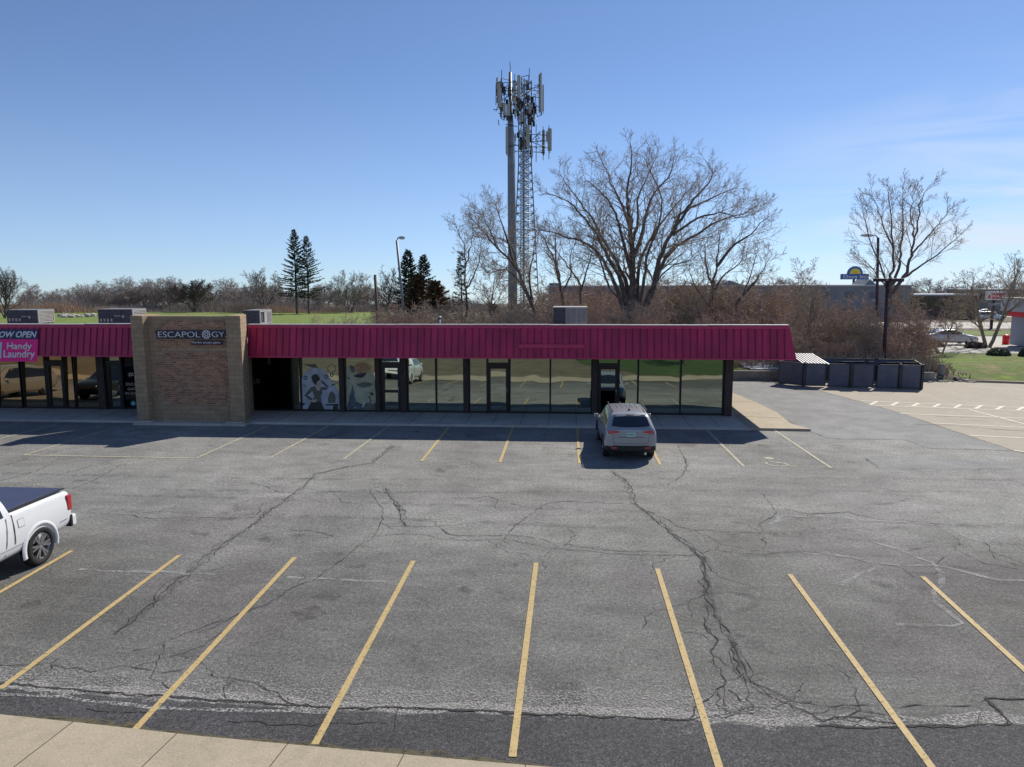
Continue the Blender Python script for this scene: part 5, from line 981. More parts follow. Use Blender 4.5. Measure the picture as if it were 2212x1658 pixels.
# pole signs
def polesign(label, Y, box_, ppx, pw, build):
    t = thing('pole_sign', label, 'sign', (0,0,0)); a = A(ppx, box_[3], Y); MB().box(a.x-pw/2, a.x+pw/2, Y-.1, Y+.15, tz(a.x, Y), a.z+.1).build('pole', M['pole'], t); build(t, Y); return t
def sgn(Y): return lambda x, z, y: Vector((x, Y+y, z))
def dz_(x, y): return (1782+x*.1944, 514+y*.1944)
def days(t, Y):
    a, c = A(*dz_(174, 464), Y), A(*dz_(484, 402), Y); MB().box(a.x, c.x, Y-.3, Y+.3, a.z, c.z).build('panel', M['s_blue'], t)
    u, v = A(*dz_(196, 457), Y), A(*dz_(478, 412), Y); text_obj('Days Inn', (u.x, v.x, u.z-.12, v.z), sgn(Y-.3), M['white'], 'lettering', t, 0, .025, .05)
    l, r_, tp = A(*dz_(246, 402), Y), A(*dz_(417, 402), Y), A(*dz_(330, 316), Y); cx_ = (l.x+r_.x)/2; R_ = (r_.x-l.x)/2; H_ = tp.z-c.z-.002; n = 20
    pl = lambda s, e=0: [(cx_+R_*s*math.cos(math.pi*k/n), c.z+.004+H_*s*math.sin(math.pi*k/n)) for k in range(n+1)]
    MB().prism(pl(1), Y-.25, Y+.25).build('half_round_panel', M['s_blue'], t)
    b = MB(); b.prism([(cx_+R_*(.80 if k%2 else .60)*math.cos(math.pi*k/26), c.z+.006+H_*(.80 if k%2 else .60)*math.sin(math.pi*k/26)) for k in range(27)], Y-.29, Y-.252); b.build('sun_rays', M['s_yellow'], t)
    b = MB(); b.prism([(cx_+R_*.42*math.cos(math.pi*k/n), c.z+.006+H_*.42*math.sin(math.pi*k/n)) for k in range(n+1)], Y-.33, Y-.292); b.build('sun_disc', M['s_orange'], t)
M['s_blue'] = mat('sign_blue', (.05,.13,.38), .5, 0, .05); M['s_yellow'] = mat('sign_yellow', (.95,.75,.08), .5, 0, .05); M['s_orange'] = mat('sign_orange', (.95,.55,.04), .5, 0, .05); M['s_red'] = mat('sign_red', (.85,.03,.04), .5, 0, .05); M['s_pinkish'] = mat('sign_panel', (.88,.84,.86), .5, 0, .05)
polesign('blue Days Inn sign with half sun above the grey hotel roof', 172., (0,0,0,603), 1844.5, .45, days)
def dunk(t, Y):
    a, c = A(*dz_(1785, 692), Y), A(*dz_(2022, 598), Y); MB().box(a.x, c.x, Y-.25, Y+.25, a.z, c.z).build('panel', M['s_pinkish'], t)
    for s, ya, yb, x0_, x1_ in (('DUNKIN\'', 644, 612, 1842, 2006), ('DONUTS', 683, 652, 1842, 2000)): u, v = A(*dz_(x0_, ya), Y), A(*dz_(x1_, yb), Y); text_obj(s, (u.x, v.x, u.z, v.z), sgn(Y-.25), M['s_red'], 'lettering', t, 0, .04, .05)
    u, v = A(*dz_(1798, 675), Y), A(*dz_(1832, 625), Y); b = MB(); b.prism([(u.x,u.z),(v.x,u.z),(v.x,v.z-.1),(u.x+.1,v.z-.15)], Y-.29, Y-.252); b.build('cup_mark', M['s_red'], t)
    a, c = A(*dz_(1815, 756), Y), A(*dz_(1950, 730), Y); MB().box(a.x, c.x, Y-.2, Y+.2, a.z, c.z).build('lower_panel', M['gas_grey'], t)
polesign('white and red DUNKIN\' DONUTS pole sign beyond the white sedan', 118., (0,0,0,640), 2147, .35, dunk)
q = gz(2160, 700); t = thing('bollard', 'thin pale post on the verge between sedan and coffee shop', 'post', (q.x, q.y, q.z)); MB().tube([(0,0,0),(0,0,1.1)], .07, 8).build('shaft', M['gas_white'], t, True)
# ------------------------------------------------------------------ bare trees
def limb(b, pts, rs, n):
    base = len(b.v); prev = None; L_ = len(pts)
    for i in range(L_):
        d = (pts[min(i+1, L_-1)]-pts[max(i-1, 0)]).normalized()
        if prev is None: r = d.cross(Vector((.3,.2,1))).normalized()
        else: r = (prev-d*prev.dot(d)).normalized()
        prev = r; u = d.cross(r)
        for k in range(n):
            a_ = 6.2832*k/n; q = pts[i]+(r*math.cos(a_)+u*math.sin(a_))*rs[i]; b.v.append((q.x, q.y, q.z))
    for i in range(L_-1):
        for k in range(n): b.f.append((base+i*n+k, base+i*n+(k+1)%n, base+(i+1)*n+(k+1)%n, base+(i+1)*n+k)); b.mi.append(0)
def grow(rg, mbs, P, D, L, r, lv, cfg):
    nseg = cfg['seg'][lv]; pts = [P.copy()]; rs = [r]; d = D.normalized(); up = cfg['up'][lv]; wob = cfg['wob'][lv]; last = lv == cfg['n']-1
    for i in range(nseg):
        d = (d+Vector((rg.gauss(0,wob), rg.gauss(0,wob), rg.gauss(0,wob)*.6+up))).normalized(); pts.append(pts[-1]+d*L/nseg); t = (i+1)/nseg
        rs.append(max(cfg['rmin'], r*(1-t*(.72 if not last else .6))))
    limb(mbs[0] if lv <= cfg['tl'] else mbs[1], pts, rs, 6 if lv == 0 else (5 if lv == 1 else 3))
    if last: return
    nc = cfg['nc'][lv]; t0 = cfg['t0'][lv]
    for k in range(nc):
        t = t0+(1-t0)*(k+rg.random())/nc; f = min(t*nseg, nseg-1e-3); i = int(f); p = pts[i].lerp(pts[i+1], f-i); dd = (pts[i+1]-pts[i]).normalized()
        az = k*2.4+rg.uniform(-.5,.5); an = math.radians(rg.uniform(*cfg['ang'][lv])); r_ = dd.cross(Vector((.1,.3,1))).normalized(); u_ = dd.cross(r_)
        cd = dd*math.cos(an)+(r_*math.cos(az)+u_*math.sin(az))*math.sin(an)
        rr = rs[i]*rg.uniform(.45,.68); grow(rg, mbs, p, cd, L*cfg['len'][lv]*(1.15-.55*t)*rg.uniform(.7,1.2), max(rr, cfg['rmin']), lv+1, cfg)
def bare(seed, stems, cfg, H, wd, tmat='bark', bmat='twig', jig=None):
    rg = random.Random(seed); a, b = MB(), MB()
    for (P, D, L, r) in stems: grow(rg, (a, b), Vector(P), Vector(D), L, r, 0, cfg)
    zs_ = sorted(q[2] for q in b.v); zt_ = zs_[int(len(zs_)*.995)]; xs_ = sorted(q[0] for q in b.v); w0 = xs_[int(len(xs_)*.99)]-xs_[int(len(xs_)*.01)]; sz = H/zt_; sx = (wd/w0) if wd else sz
    for m_ in (a, b): m_.v = [(q[0]*sx, q[1]*sx, q[2]*sz) for q in m_.v]
    ma = bpy.data.meshes.new('trunk'); ma.from_pydata(a.v, [], a.f); ma.materials.append(M[tmat]); mb_ = bpy.data.meshes.new('crown'); mb_.from_pydata(b.v, [], b.f); mb_.materials.append(M[bmat])
    ma.polygons.foreach_set('use_smooth', [True]*len(ma.polygons)); return ma, mb_
def plant(name, label, cat, meshes, loc, rz=0, sc=(1,1,1), group=None):
    t = thing(name, label, cat, loc, rz, group); t.scale = sc
    for nm, me in zip(('trunk', 'crown'), meshes): o = bpy.data.objects.new(nm, me); COL.objects.link(o); o.parent = t
    return t
BIG = dict(n=5, seg=[11,8,6,4,3], up=[.02,.04,.05,.05,.04], wob=[.06,.08,.10,.13,.16], nc=[11,8,6,6], t0=[.34,.25,.2,.15], ang=[(16,38),(18,42),(22,50),(25,58)], len=[.55,.50,.52,.6], rmin=.0085, tl=1)
def lean(a, l, y=0): return (math.sin(math.radians(a)), y, math.cos(math.radians(a)))
def zT(x, y): return (899.5+x*.3486, 282.7+y*.3486)
def zD(x, y): return (1782+x*.1944, 514+y*.1944)
TR = dict(n=5, seg=[9,7,5,4,3], up=[.02,.045,.05,.05,.04], wob=[.05,.09,.12,.15,.18], nc=[10,8,6,5], t0=[.3,.22,.18,.15], ang=[(22,48),(22,48),(25,52),(25,58)], len=[.5,.52,.52,.6], rmin=.0085, tl=1)
def traced(label, f, base, Yt, seed, limbs, cfg=TR, l1=3.6, dens=1.0, tm='bark', bm_='twig', name='bare_tree'):
    """limbs followed from the photograph, given depth, then grown with side branches and twigs"""
    rg = random.Random(seed); a, b = MB(), MB(); bs_ = A(*f(*base), Yt); z0 = tz(bs_.x, Yt)-.1; O = Vector((bs_.x, Yt, z0))
    for (pts2, r0, r1, d0, d1) in limbs:
        n = len(pts2); P3 = [A(*f(*q), Yt+d0+(d1-d0)*(i/(n-1))**1.3)-O for i, q in enumerate(pts2)]; pts = []; 
        for i in range(n-1):                      # Catmull-Rom
            p0, p1, p2, p3 = P3[max(i-1,0)], P3[i], P3[i+1], P3[min(i+2,n-1)]
            for k in range(4):
                t = k/4; pts.append(.5*((2*p1)+(p2-p0)*t+(2*p0-5*p1+4*p2-p3)*t*t+(3*p1-p0-3*p2+p3)*t**3))
        pts.append(P3[-1]); pts = [q+Vector((rg.gauss(0,.05), rg.gauss(0,.08), rg.gauss(0,.04))) if 0 < i < len(pts)-1 else q for i, q in enumerate(pts)]
        L_ = [0]
        for i in range(len(pts)-1): L_.append(L_[-1]+(pts[i+1]-pts[i]).length)
        rs = [r0+(r1-r0)*(q/L_[-1])**.8 for q in L_]; limb(a, pts, rs, 7); m_ = int(L_[-1]*1.9*dens); t0 = .22
        for k in range(m_):
            t = t0+(1-t0)*((k+rg.random())/m_)**.85; d = t*L_[-1]; i = max(j for j in range(len(L_)-1) if L_[j] <= d); dd = (pts[i+1]-pts[i]).normalized(); p = pts[i].lerp(pts[i+1], (d-L_[i])/(L_[i+1]-L_[i]))
            az = k*2.4+rg.uniform(-.6,.6); an = math.radians(rg.uniform(25, 58)); r_ = dd.cross(Vector((.1,.3,1))).normalized(); u_ = dd.cross(r_); cd = dd*math.cos(an)+(r_*math.cos(az)+u_*math.sin(az))*math.sin(an)
            if cd.z < -.15: cd.z = abs(cd.z)*.5
            grow(rg, (a, b), p, cd, l1*(1.2-.75*t)*rg.uniform(.6,1.2), max(rs[i]*rg.uniform(.3,.5), .02), 2, cfg)
    ma = bpy.data.meshes.new('trunk'); ma.from_pydata(a.v, [], a.f); ma.materials.append(M[tm]); ma.polygons.foreach_set('use_smooth', [True]*len(ma.polygons)); mb_ = bpy.data.meshes.new('crown'); mb_.from_pydata(b.v, [], b.f); mb_.materials.append(M[bm_])
    return plant(name, label, 'tree', (ma, mb_), tuple(O))
traced('largest bare tree with many spreading limbs right of the cell towers', zT, (1345,1215), 60., 11, [
    ([(1345,1215),(1337,1000),(1340,800),(1325,600),(1310,450),(1302,370),(1332,220),(1325,75)], .40, .025, 0, .6),
    ([(1300,1200),(1265,1060),(1200,880),(1110,740),(1010,680),(880,640),(735,612)], .24, .02, 0, -2.5), ([(1318,1190),(1270,950),(1170,740),(1100,610),(1010,510),(930,430),(800,385)], .27, .02, .2, -.5),
    ([(1325,1150),(1295,920),(1165,690),(1085,540),(1000,420),(930,330),(880,250)], .22, .02, .3, 3), ([(1332,900),(1290,720),(1240,540),(1185,430),(1100,350),(1045,300)], .18, .02, 0, -3.5), ([(1328,640),(1262,430),(1205,330),(1160,210),(1110,125)], .13, .015, 0, 2.5),
    ([(1345,780),(1400,640),(1430,490),(1480,380),(1560,290),(1600,160)], .20, .02, 0, 1.8), ([(1375,1200),(1470,980),(1505,800),(1600,600),(1655,500),(1745,400),(1835,290),(1790,185)], .30, .02, -.2, -2), ([(1600,600),(1700,480),(1850,405),(2000,345)], .14, .015, -1, 1.5),
    ([(1395,1190),(1500,880),(1590,740),(1710,660),(1880,560),(2060,500),(2140,425)], .24, .02, .1, 2.2), ([(1365,1150),(1375,860),(1440,700),(1560,520),(1670,390),(1730,310)], .20, .02, .3, 4), ([(1590,650),(1740,545),(1880,510),(2010,540),(2100,515)], .12, .015, -.8, -3),
    ([(1350,1180),(1410,960),(1425,780),(1500,600),(1520,420),(1450,250),(1400,150)], .18, .015, -.2, -3.5), ([(1310,1100),(1200,980),(1150,820),(1090,700),(1130,560),(1090,430)], .12, .015, .2, 3.8), ([(1390,1150),(1440,1000),(1560,860),(1700,790),(1800,690)], .12, .012, -.2, -2.5), ([(1335,700),(1370,560),(1375,400),(1440,270),(1500,130)], .14, .015, .2, 3)], l1=3.1)
MED = dict(n=5, seg=[9,6,5,3,3], up=[.01,.05,.05,.04,.03], wob=[.05,.10,.13,.16,.2], nc=[11,7,5,4], t0=[.3,.22,.2,.2], ang=[(25,50),(25,50),(25,55),(25,60)], len=[.48,.52,.55,.6], rmin=.011, tl=1)
def tree_at(label, px, py_top, Yt, seed, wpx, stems, cfg=MED, tmat='bark', bmat='twig', name='bare_tree'):
    b_ = A(px, 700, Yt); zt = A(px, py_top, Yt).z; z0 = tz(b_.x, Yt)
    return plant(name, label, 'tree', bare(seed, stems, cfg, zt-z0, wpx*Yt/FPX if wpx else None, tmat, bmat), (b_.x, Yt, z0-.1))
tree_at('small bare tree between the thin tree and the monopole', 1056, 560, 60, 25, 85, [((0,0,0), (.05,0,1), 6, .10)])
tree_at('small bare tree in the open sky gap left of the Days Inn sign', 1716, 556, 74, 28, 90, [((0,0,0), (.05,0,1), 7, .11), ((0,0,0), (.4,.1,1), 5, .07)])
VASE = dict(n=5, seg=[9,7,5,4,3], up=[.05,.06,.05,.04,.03], wob=[.03,.05,.08,.1,.15], nc=[10,7,5,3], t0=[.35,.25,.2,.2], ang=[(18,38),(18,38),(20,42),(20,50)], len=[.55,.5,.5,.55], rmin=.011, tl=1)
traced('leaning bare tree whose crown crosses the two cell towers', zT, (775,1215), 66., 21, [([(775,1215),(690,1020),(610,840),(500,730),(400,610),(325,520)], .24, .02, 0, -1), ([(610,840),(565,680),(505,510),(480,425)], .15, .015, 0, 2), ([(720,1080),(700,900),(725,760),(745,640)], .14, .015, 0, 1.5), ([(640,900),(590,720),(440,640),(370,560)], .10, .012, 0, 3), ([(660,960),(560,860),(440,880),(390,800)], .09, .012, 0, -2), ([(500,730),(450,600),(400,480)], .08, .012, 0, -2.5)], l1=3.2, dens=1.1)
traced('bare tree with a forked trunk between lattice tower and largest tree', zT, (920,1180), 64., 22, [([(920,1180),(885,910),(850,800),(790,670),(740,595)], .2, .015, 0, -1.5), ([(885,910),(872,790),(860,670),(900,560)], .12, .015, 0, 2), ([(900,1000),(955,900),(960,760),(1010,650)], .1, .012, 0, -2)], l1=2.8)
traced('slim bare tree above the wide roof air conditioner', zT, (1018,1180), 62., 23, [([(1018,1180),(1012,960),(940,840),(870,745),(800,690)], .15, .012, 0, 1), ([(1014,1000),(1062,840),(1085,760),(1100,660)], .1, .012, 0, -1.5)], l1=2.4)
traced('tall thin bare tree left of the monopole with upright branches', zT, (300,1215), 62., 24, [([(300,1215),(305,1000),(300,820),(290,700),(260,620),(225,565)], .13, .012, 0, -.5), ([(305,980),(370,870),(400,740),(380,640)], .08, .012, 0, 1.5), ([(302,850),(330,740),(350,620),(330,560)], .07, .012, 0, -1.5)], l1=2.2)
traced('bare tree standing just right of the largest tree', zT, (1820,1215), 60., 26, [([(1820,1215),(1832,1010),(1860,840),(1875,680),(1870,600)], .2, .015, 0, 1), ([(1860,840),(1960,720),(2070,640),(2185,530)], .15, .015, 0, -2), ([(1838,980),(1790,820),(1800,680),(1830,620)], .11, .012, 0, 2), ([(1835,1000),(1920,880),(2000,820),(2040,700)], .1, .012, 0, 1.5), ([(1825,1100),(1710,940),(1690,820)], .09, .012, 0, -1.5)], l1=3.)
traced('crooked broken bare tree above the right half of the maroon fascia', zT, (1990,1180), 57., 27, [([(1990,1180),(1990,1060),(2060,980),(2120,905)], .16, .07, 0, -.5), ([(2010,1040),(2070,900),(2100,800),(2090,730)], .07, .012, 0, 1), ([(2060,980),(2150,860),(2205,760)], .07, .012, 0, -1)], l1=2.2)
VT = dict(TR, wob=[.03,.04,.05,.07,.10], ang=[(18,38),(18,38),(18,40),(20,50)])
traced('tall vase shaped bare tree behind the twin lamp pole at the right', zD, (690,1280), 58., 31, [([(690,1280),(700,900),(720,600),(745,420),(755,150),(740,-250),(690,-590)], .2, .015, 0, -.5), ([(725,560),(790,430),(832,240),(845,0),(870,-400),(865,-600)], .13, .012, 0, 1.2), ([(735,640),(870,440),(955,190),(990,0),(1060,-350),(1170,-590)], .16, .012, 0, -1), ([(870,440),(1090,300),(1380,80),(1540,-80)], .10, .012, 0, 1.5), ([(715,620),(600,260),(480,-60),(400,-380)], .09, .012, 0, -1.5), ([(715,640),(560,380),(350,190)], .07, .012, 0, 1.5), ([(955,190),(1130,0),(1300,-200),(1400,-330)], .08, .012, 0, 2), ([(755,100),(640,-150),(560,-400),(520,-520)], .07, .012, 0, 1.8), ([(990,0),(960,-250),(1000,-500)], .07, .012, 0, 1.5)], VT, l1=2.3, dens=.85)
# forked tree in front of the coffee shop
q = gz(2133, 752); H_ = A(2133, 545, q.y).z-q.z; FK = dict(MED, nc=[9,6,4,3], up=[.0,.04,.05,.04,.03], wob=[.07,.12,.14,.16,.2])
plant('bare_tree', 'low forked bare tree in front of the coffee shop with a V trunk', 'tree', bare(33, [((-.1,0,0), (-.22,0,1), 7.5, .20), ((.1,0,0), (.42,0,1), 8.5, .19), ((-.1,.1,0), (-.12,.3,1), 6, .12)], FK, H_, 8.6, 'bark_pale'), (q.x, q.y, q.z-.1))
tree_at('leaning pale branched tree reaching left beside the twin lamp pole', 2035, 600, 62, 34, 160, [((0,0,0), (-.7,0,1), 7, .17), ((.2,0,0), (.3,0,1), 5, .1)], MED, 'bark_pale')
tree_at('bare tree cut off by the right edge above the coffee shop', 2222, 560, 72, 35, 110, [((0,0,0), (-.1,0,1), 7, .15), ((0,0,0), (.3,0,1), 6, .1)])
for k, (px, Yt, h) in enumerate(((1741, 53, 5.4), (1752, 53.6, 6.0), (1764, 52.8, 5.2))):
    pass
sap = bare(41, [((0,0,0), (.05,0,1), 5, .07)], dict(MED, nc=[8,5,4,3]), 5.4, 2.6)
for k, (px, Yt, s, lab) in enumerate(((1738, 53, 1., 'left one of three thin saplings right of the maroon roof end'), (1748, 53.8, 1.1, 'middle one of three thin saplings right of the maroon roof end'), (1761, 52.8, .95, 'right one of three thin saplings right of the maroon roof end'))):
    b_ = A(px, 770, Yt); plant('sapling', lab, 'tree', sap, (b_.x, Yt, tz(b_.x, Yt)-.05), k*2.1, (s,s,s), 'saplings beside the roof end')
# left side individuals
SM = dict(n=4, seg=[7,6,4,3], up=[.0,.05,.05,.04], wob=[.07,.12,.15,.2], nc=[13,8,7], t0=[.2,.2,.2], ang=[(28,58),(25,55),(25,60)], len=[.55,.55,.55], rmin=.02, tl=1)
tree_at('broad dark bare oak cut off by the left edge of the picture', 12, 580, 160, 51, 100, [((0,0,0), (.1,0,1), 8, .35), ((0,0,0), (.6,0,1), 8, .22), ((0,0,0), (-.6,0,1), 8, .22)], dict(SM, nc=[14,11,8]), 'bark', 'bark')
tree_at('round headed bare tree left of the tall spruces', 573, 581, 215, 52, 90, [((0,0,0), (-.1,0,1), 8, .25), ((0,0,0), (.4,0,1), 8, .2), ((0,0,0), (-.6,0,1), 8, .2)], dict(SM, rmin=.028), 'bark', 'twig_far')
tree_at('many stemmed bare tree just right of the tall spruces', 757, 585, 212, 53, 90, [((0,0,0), (-.1,0,1), 9, .2), ((0,0,0), (.4,0,1), 9, .18), ((0,0,0), (-.5,0,1), 8, .16), ((.5,0,0), (.2,0,1), 9, .15)], dict(SM, rmin=.028), 'bark', 'twig_far')
tree_at('dark bare tree with knobbly top beside the cut off wooden pole', 841, 578, 135, 54, 66, [((0,0,0), (0,0,1), 9, .28), ((0,0,0), (-.3,0,1), 7, .16)], dict(SM, rmin=.025), 'bark', 'bark')
tree_at('dense dark rounded bare tree at the left treeline behind the masonry wall', 422, 605, 215, 55, 100, [((0,0,0), (-.2,0,1), 7, .3), ((0,0,0), (.4,0,1), 7, .2), ((0,0,0), (-.7,0,1), 7, .2)], dict(SM, nc=[14,11,8], rmin=.03), 'bark', 'bark')
far = [bare(61+i, [((0,0,0), (rx,0,1), 8, .18), ((0,0,0), (rx+.45,0,1), 7, .13), ((0,0,0), (rx-.5,0,1), 7, .13)], dict(SM, nc=[12,9,7], rmin=.022), 7., 8., 'twig_far', 'twig_far') for i, rx in enumerate((0, .15, -.15))]
rg = random.Random(12); k = 0
fl = [(x+rg.uniform(-7,7), rg.uniform(612,634), rg.uniform(228,280)) for x in list(range(60,800,21))]+[(x+rg.uniform(-9,9), rg.uniform(622,640), rg.uniform(240,300)) for x in range(55,980,48)]+[(x+rg.uniform(-9,9), rg.uniform(598,624), rg.uniform(222,260)) for x in (205,232,262,288,315,340,360,385,455,500,530,610,700,800,860,1190,1290,1450,1690,1730,1780,1990,2040,2080,2120,2160,2200)]
for (px, pt, Yt) in fl:
    b_ = A(px, 680, Yt); z0 = tz(b_.x, Yt); h = A(px, pt, Yt).z-z0; s = h/7.
    zn = 'left of the left roof unit' if px < 110 else 'between the two left roof units' if px < 215 else 'above the masonry wall' if px < 540 else 'around the spruce pair' if px < 720 else 'between spruce pair and leaning lamp' if px < 870 else 'behind the cell towers' if px < 1200 else 'behind the largest tree' if px < 1700 else 'right of the Days Inn sign'
    plant('far_tree', 'bare tree of the horizon treeline, '+zn, 'tree', far[k%3], (b_.x, Yt, z0-.1), rg.uniform(0, 6.28), (s*rg.uniform(.8,1.15),)*2+(s,), 'far treeline trees '+zn); k += 1
# thickets behind the shops
def shrub(seed, n, L, bm_, H, rmin=.009):
    rg = random.Random(seed); cfg = dict(n=4, seg=[6,4,3,2], up=[.0,.02,.02,.02], wob=[.10,.16,.2,.25], nc=[7,5,4], t0=[.15,.15,.15], ang=[(20,55),(25,60),(25,70)], len=[.5,.55,.6], rmin=rmin, tl=0)
    st_ = []
    for k in range(n): a_ = rg.uniform(0, 6.28); s = rg.uniform(.05,.7); st_.append(((rg.uniform(-.5,.5), rg.uniform(-.5,.5), 0), (s*math.cos(a_), s*math.sin(a_), 1), L*rg.uniform(.6,1.1), rg.uniform(.018,.035)))
    return bare(seed, st_, cfg, H, None, 'bark_pale', bm_)
shr = [shrub(71, 13, 3, 'twig', 3.), shrub(72, 14, 3, 'twig_red', 3.), shrub(73, 12, 3, 'twig_red', 3.), shrub(74, 15, 3, 'twig', 3.)]
def shrub_mesh(m_): return m_
sg = 'bare shrubs of the thicket behind the shops'; rg = random.Random(77); pos = []
for x in range(-22, 24): pos.append((x+rg.uniform(-.6,.6), rg.uniform(50,56), rg.uniform(.9,1.6)))
for x in range(-13, 26): pos.append((x*1.3+rg.uniform(-.8,.8), rg.uniform(57,68), rg.uniform(1.1,1.7)))
for x in range(0, 30): yy_ = rg.uniform(60, 80); pos.append((yy_*((1170+x*18-1106)/FPX-.075), yy_, rg.uniform(1.5,2.2)))
for x in range(12, 24): pos.append((x+rg.uniform(-.4,.4), rg.uniform(48.3,51), rg.uniform(.5,1.0)))
for x in range(0, 12): pos.append((20+x*1.3+rg.uniform(-.5,.5), rg.uniform(52,60)+x*.5, rg.uniform(.8,1.4) if x < 7 else .7))
for (x, y, s) in pos:
    left = x < -8
    if left: s *= .62+.38*max(0, min(1, (x+22)/14))
    if 1106+FPX*(x/y+.075) > 1972 or (1106+FPX*(x/y+.075) > 1715 and y > 52 and rg.random() < .4): continue
    m_ = shr[rg.choice((0,3) if x < 0 and rg.random() < .6 else (1,2,2,0,3))]
    px_ = 1106+FPX*(x/y+.075); cl_ = 'reddish' if m_ in shr[1:3] else 'grey brown'
    zn = 'left of the leaning lamp' if px_ < 840 else 'under the dark spruces' if px_ < 1000 else 'under the cell towers' if px_ < 1180 else 'left of the largest tree foot' if px_ < 1330 else 'right of the largest tree foot' if px_ < 1560 else 'above the right end of the roof' if px_ < 1705 else 'behind the corrugated sheet' if px_ < 1850 else 'behind the twin lamp pole' if px_ < 1960 else 'left of the white sedan'
    plant('shrub', cl_+' leafless shrub '+zn, 'shrub', m_, (x, y, tz(x, y)-.05), rg.uniform(0, 6.28), (s*rg.uniform(.8,1.1),)*2+(s,), cl_+' shrubs '+zn)
# brushy far edge of the fields as one mass
def brush(name, label, n, gen, mt, seed, h0, h1):
    rg = random.Random(seed); b = MB()
    for _ in range(n):
        x, y = gen(rg); z = tz(x, y)-.05; h = rg.uniform(h0, h1)*(.75+.35*math.sin(x*.11)+.2*math.sin(x*.37+1)); a_ = rg.uniform(0, 3.14); l = rg.uniform(-.35,.35)*h; l2 = rg.uniform(-.3,.3)*h; w2 = rg.uniform(.02,.055); dx, dy = math.cos(a_)*w2, math.sin(a_)*w2
        i = len(b.v); b.v += [(x-dx,y-dy,z),(x+dx,y+dy,z),(x+l*.5+dx*.7,y+l2*.5+dy*.7,z+h*.55),(x+l*.5-dx*.7,y+l2*.5-dy*.7,z+h*.55),(x+l,y+l2,z+h)]; b.f += [(i,i+1,i+2,i+3),(i+3,i+2,i+4)]; b.mi += [0,0]
        for s in (-1,1):
            j = len(b.v); q = Vector((x+l*.5, y+l2*.5, z+h*rg.uniform(.35,.6))); e = q+Vector((s*rg.uniform(.2,.5)*h, rg.uniform(-.2,.2)*h, rg.uniform(.15,.45)*h)); b.v += [(q.x-dx*.6,q.y,q.z),(q.x+dx*.6,q.y,q.z+.03),tuple(e)]; b.f.append((j,j+1,j+2)); b.mi.append(0)
    return tag(b.build(name, M[mt], fix=False), label, 'brushwood', None, 'stuff')
brush('far_brush', 'dense bare brushwood along the far edge of the lawn', 30000, lambda r: (r.uniform(-230,-14), r.uniform(216,250)), 'twig_far', 5, 2.2, 4.6)
brush('brown_brush', 'reddish brown scrub in clumps before the far brushwood', 5200, lambda r: ((lambda c: (c+r.gauss(0,4.5), r.uniform(208,216)))(r.choice((-172,-160,-148,-136,-92,-80,-72)))), 'twig_red', 6, 1.6, 3.6)
brush('right_brush', 'bare brushwood in front of the hotel and the road', 12000, lambda r: (r.uniform(-6,40), r.uniform(84,96)), 'twig', 7, .8, 2.2)
brush('undergrowth', 'dead stalks and twiggy undergrowth under the shrubs', 15000, lambda r: (lambda u: (u, (48 if u > 7.5 else 47.5)+abs(r.gauss(0,8))))(r.uniform(-24,24)), 'twig', 8, .4, 1.3)
brush('bank_weeds', 'dry weeds at the left end of the grass bank', 260, lambda r: (r.uniform(21,25), r.uniform(47.3,55)), 'twig', 9, .15, .5)
# conifers
def spruce(seed, H, R_, droop, z0, n, gap, mt='needle', dens=1.):
    rg = random.Random(seed); a, b = MB(), MB(); limb(a, [Vector((0,0,0)), Vector((.05,0,H*.4)), Vector((0,.05,H*.75)), Vector((0,0,H))], [H*.016, H*.012, H*.006, .02], 7)
    for k in range(n):
        t = (k+rg.random())/n; z = z0+(H*.985-z0)*t; L_ = R_*(1-t)**.8*rg.uniform(.6,1.12)+.25
        if rg.random() < gap*(1-t): continue
        az = k*2.4+rg.uniform(-.4,.4); d0 = Vector((math.cos(az), math.sin(az), .15-droop*(1-t)+.5*t)); P = Vector((0,0,z)); pts = [P]; d = d0.normalized(); ns = 5
        for i in range(ns): d = (d+Vector((0,0,.12 if i > 2 else -.03))).normalized(); pts.append(pts[-1]+d*L_/ns)
        limb(a, pts, [.035*(1-.15*i) for i in range(ns+1)], 3); m_ = int(L_*24*dens)+8
        for j in range(m_):
            u = rg.uniform(.12,1)*ns; i = min(int(u), ns-1); p = pts[i].lerp(pts[i+1], u-i); dd = (pts[i+1]-pts[i]).normalized(); s = dd.cross(Vector((0,0,1))).normalized()*rg.choice((-1,1)); l = rg.uniform(.30,.80)*(1.15-.5*u/ns)
            tip = p+(s*rg.uniform(.4,1)+dd*rg.uniform(.1,.8)+Vector((0,0,rg.uniform(-.65,.12))))*l; wv = dd*rg.uniform(.07,.15)+Vector((0,0,rg.uniform(-.05,.05))); q = len(b.v); mid = p.lerp(tip, .5)
            b.v += [tuple(p), tuple(mid+wv), tuple(tip), tuple(mid-wv)]; b.f.append((q,q+1,q+2,q+3)); b.mi.append(0)
    ma = bpy.data.meshes.new('trunk'); ma.from_pydata(a.v, [], a.f); ma.materials.append(M['bark']); mb_ = bpy.data.meshes.new('crown'); mb_.from_pydata(b.v, [], b.f); mb_.materials.append(M[mt]); return ma, mb_
def conifer(label, px, py, Yt, seed, R_, droop, z0f, n, gap, mt='needle', name='spruce_tree', dens=1., rz=0, bx=None):
    b_ = A(bx or px, 690, Yt); H_ = A(px, py, Yt).z-tz(b_.x, Yt); return plant(name, label, 'tree', spruce(seed, H_, R_, droop, H_*z0f, n, gap, mt, dens), (b_.x, Yt, tz(b_.x, Yt)-.05), rz)
conifer('taller left spruce of the pair on the far lawn', 631, 494, 200, 81, 6.6, .12, .20, 150, .30, dens=1.1, bx=642)
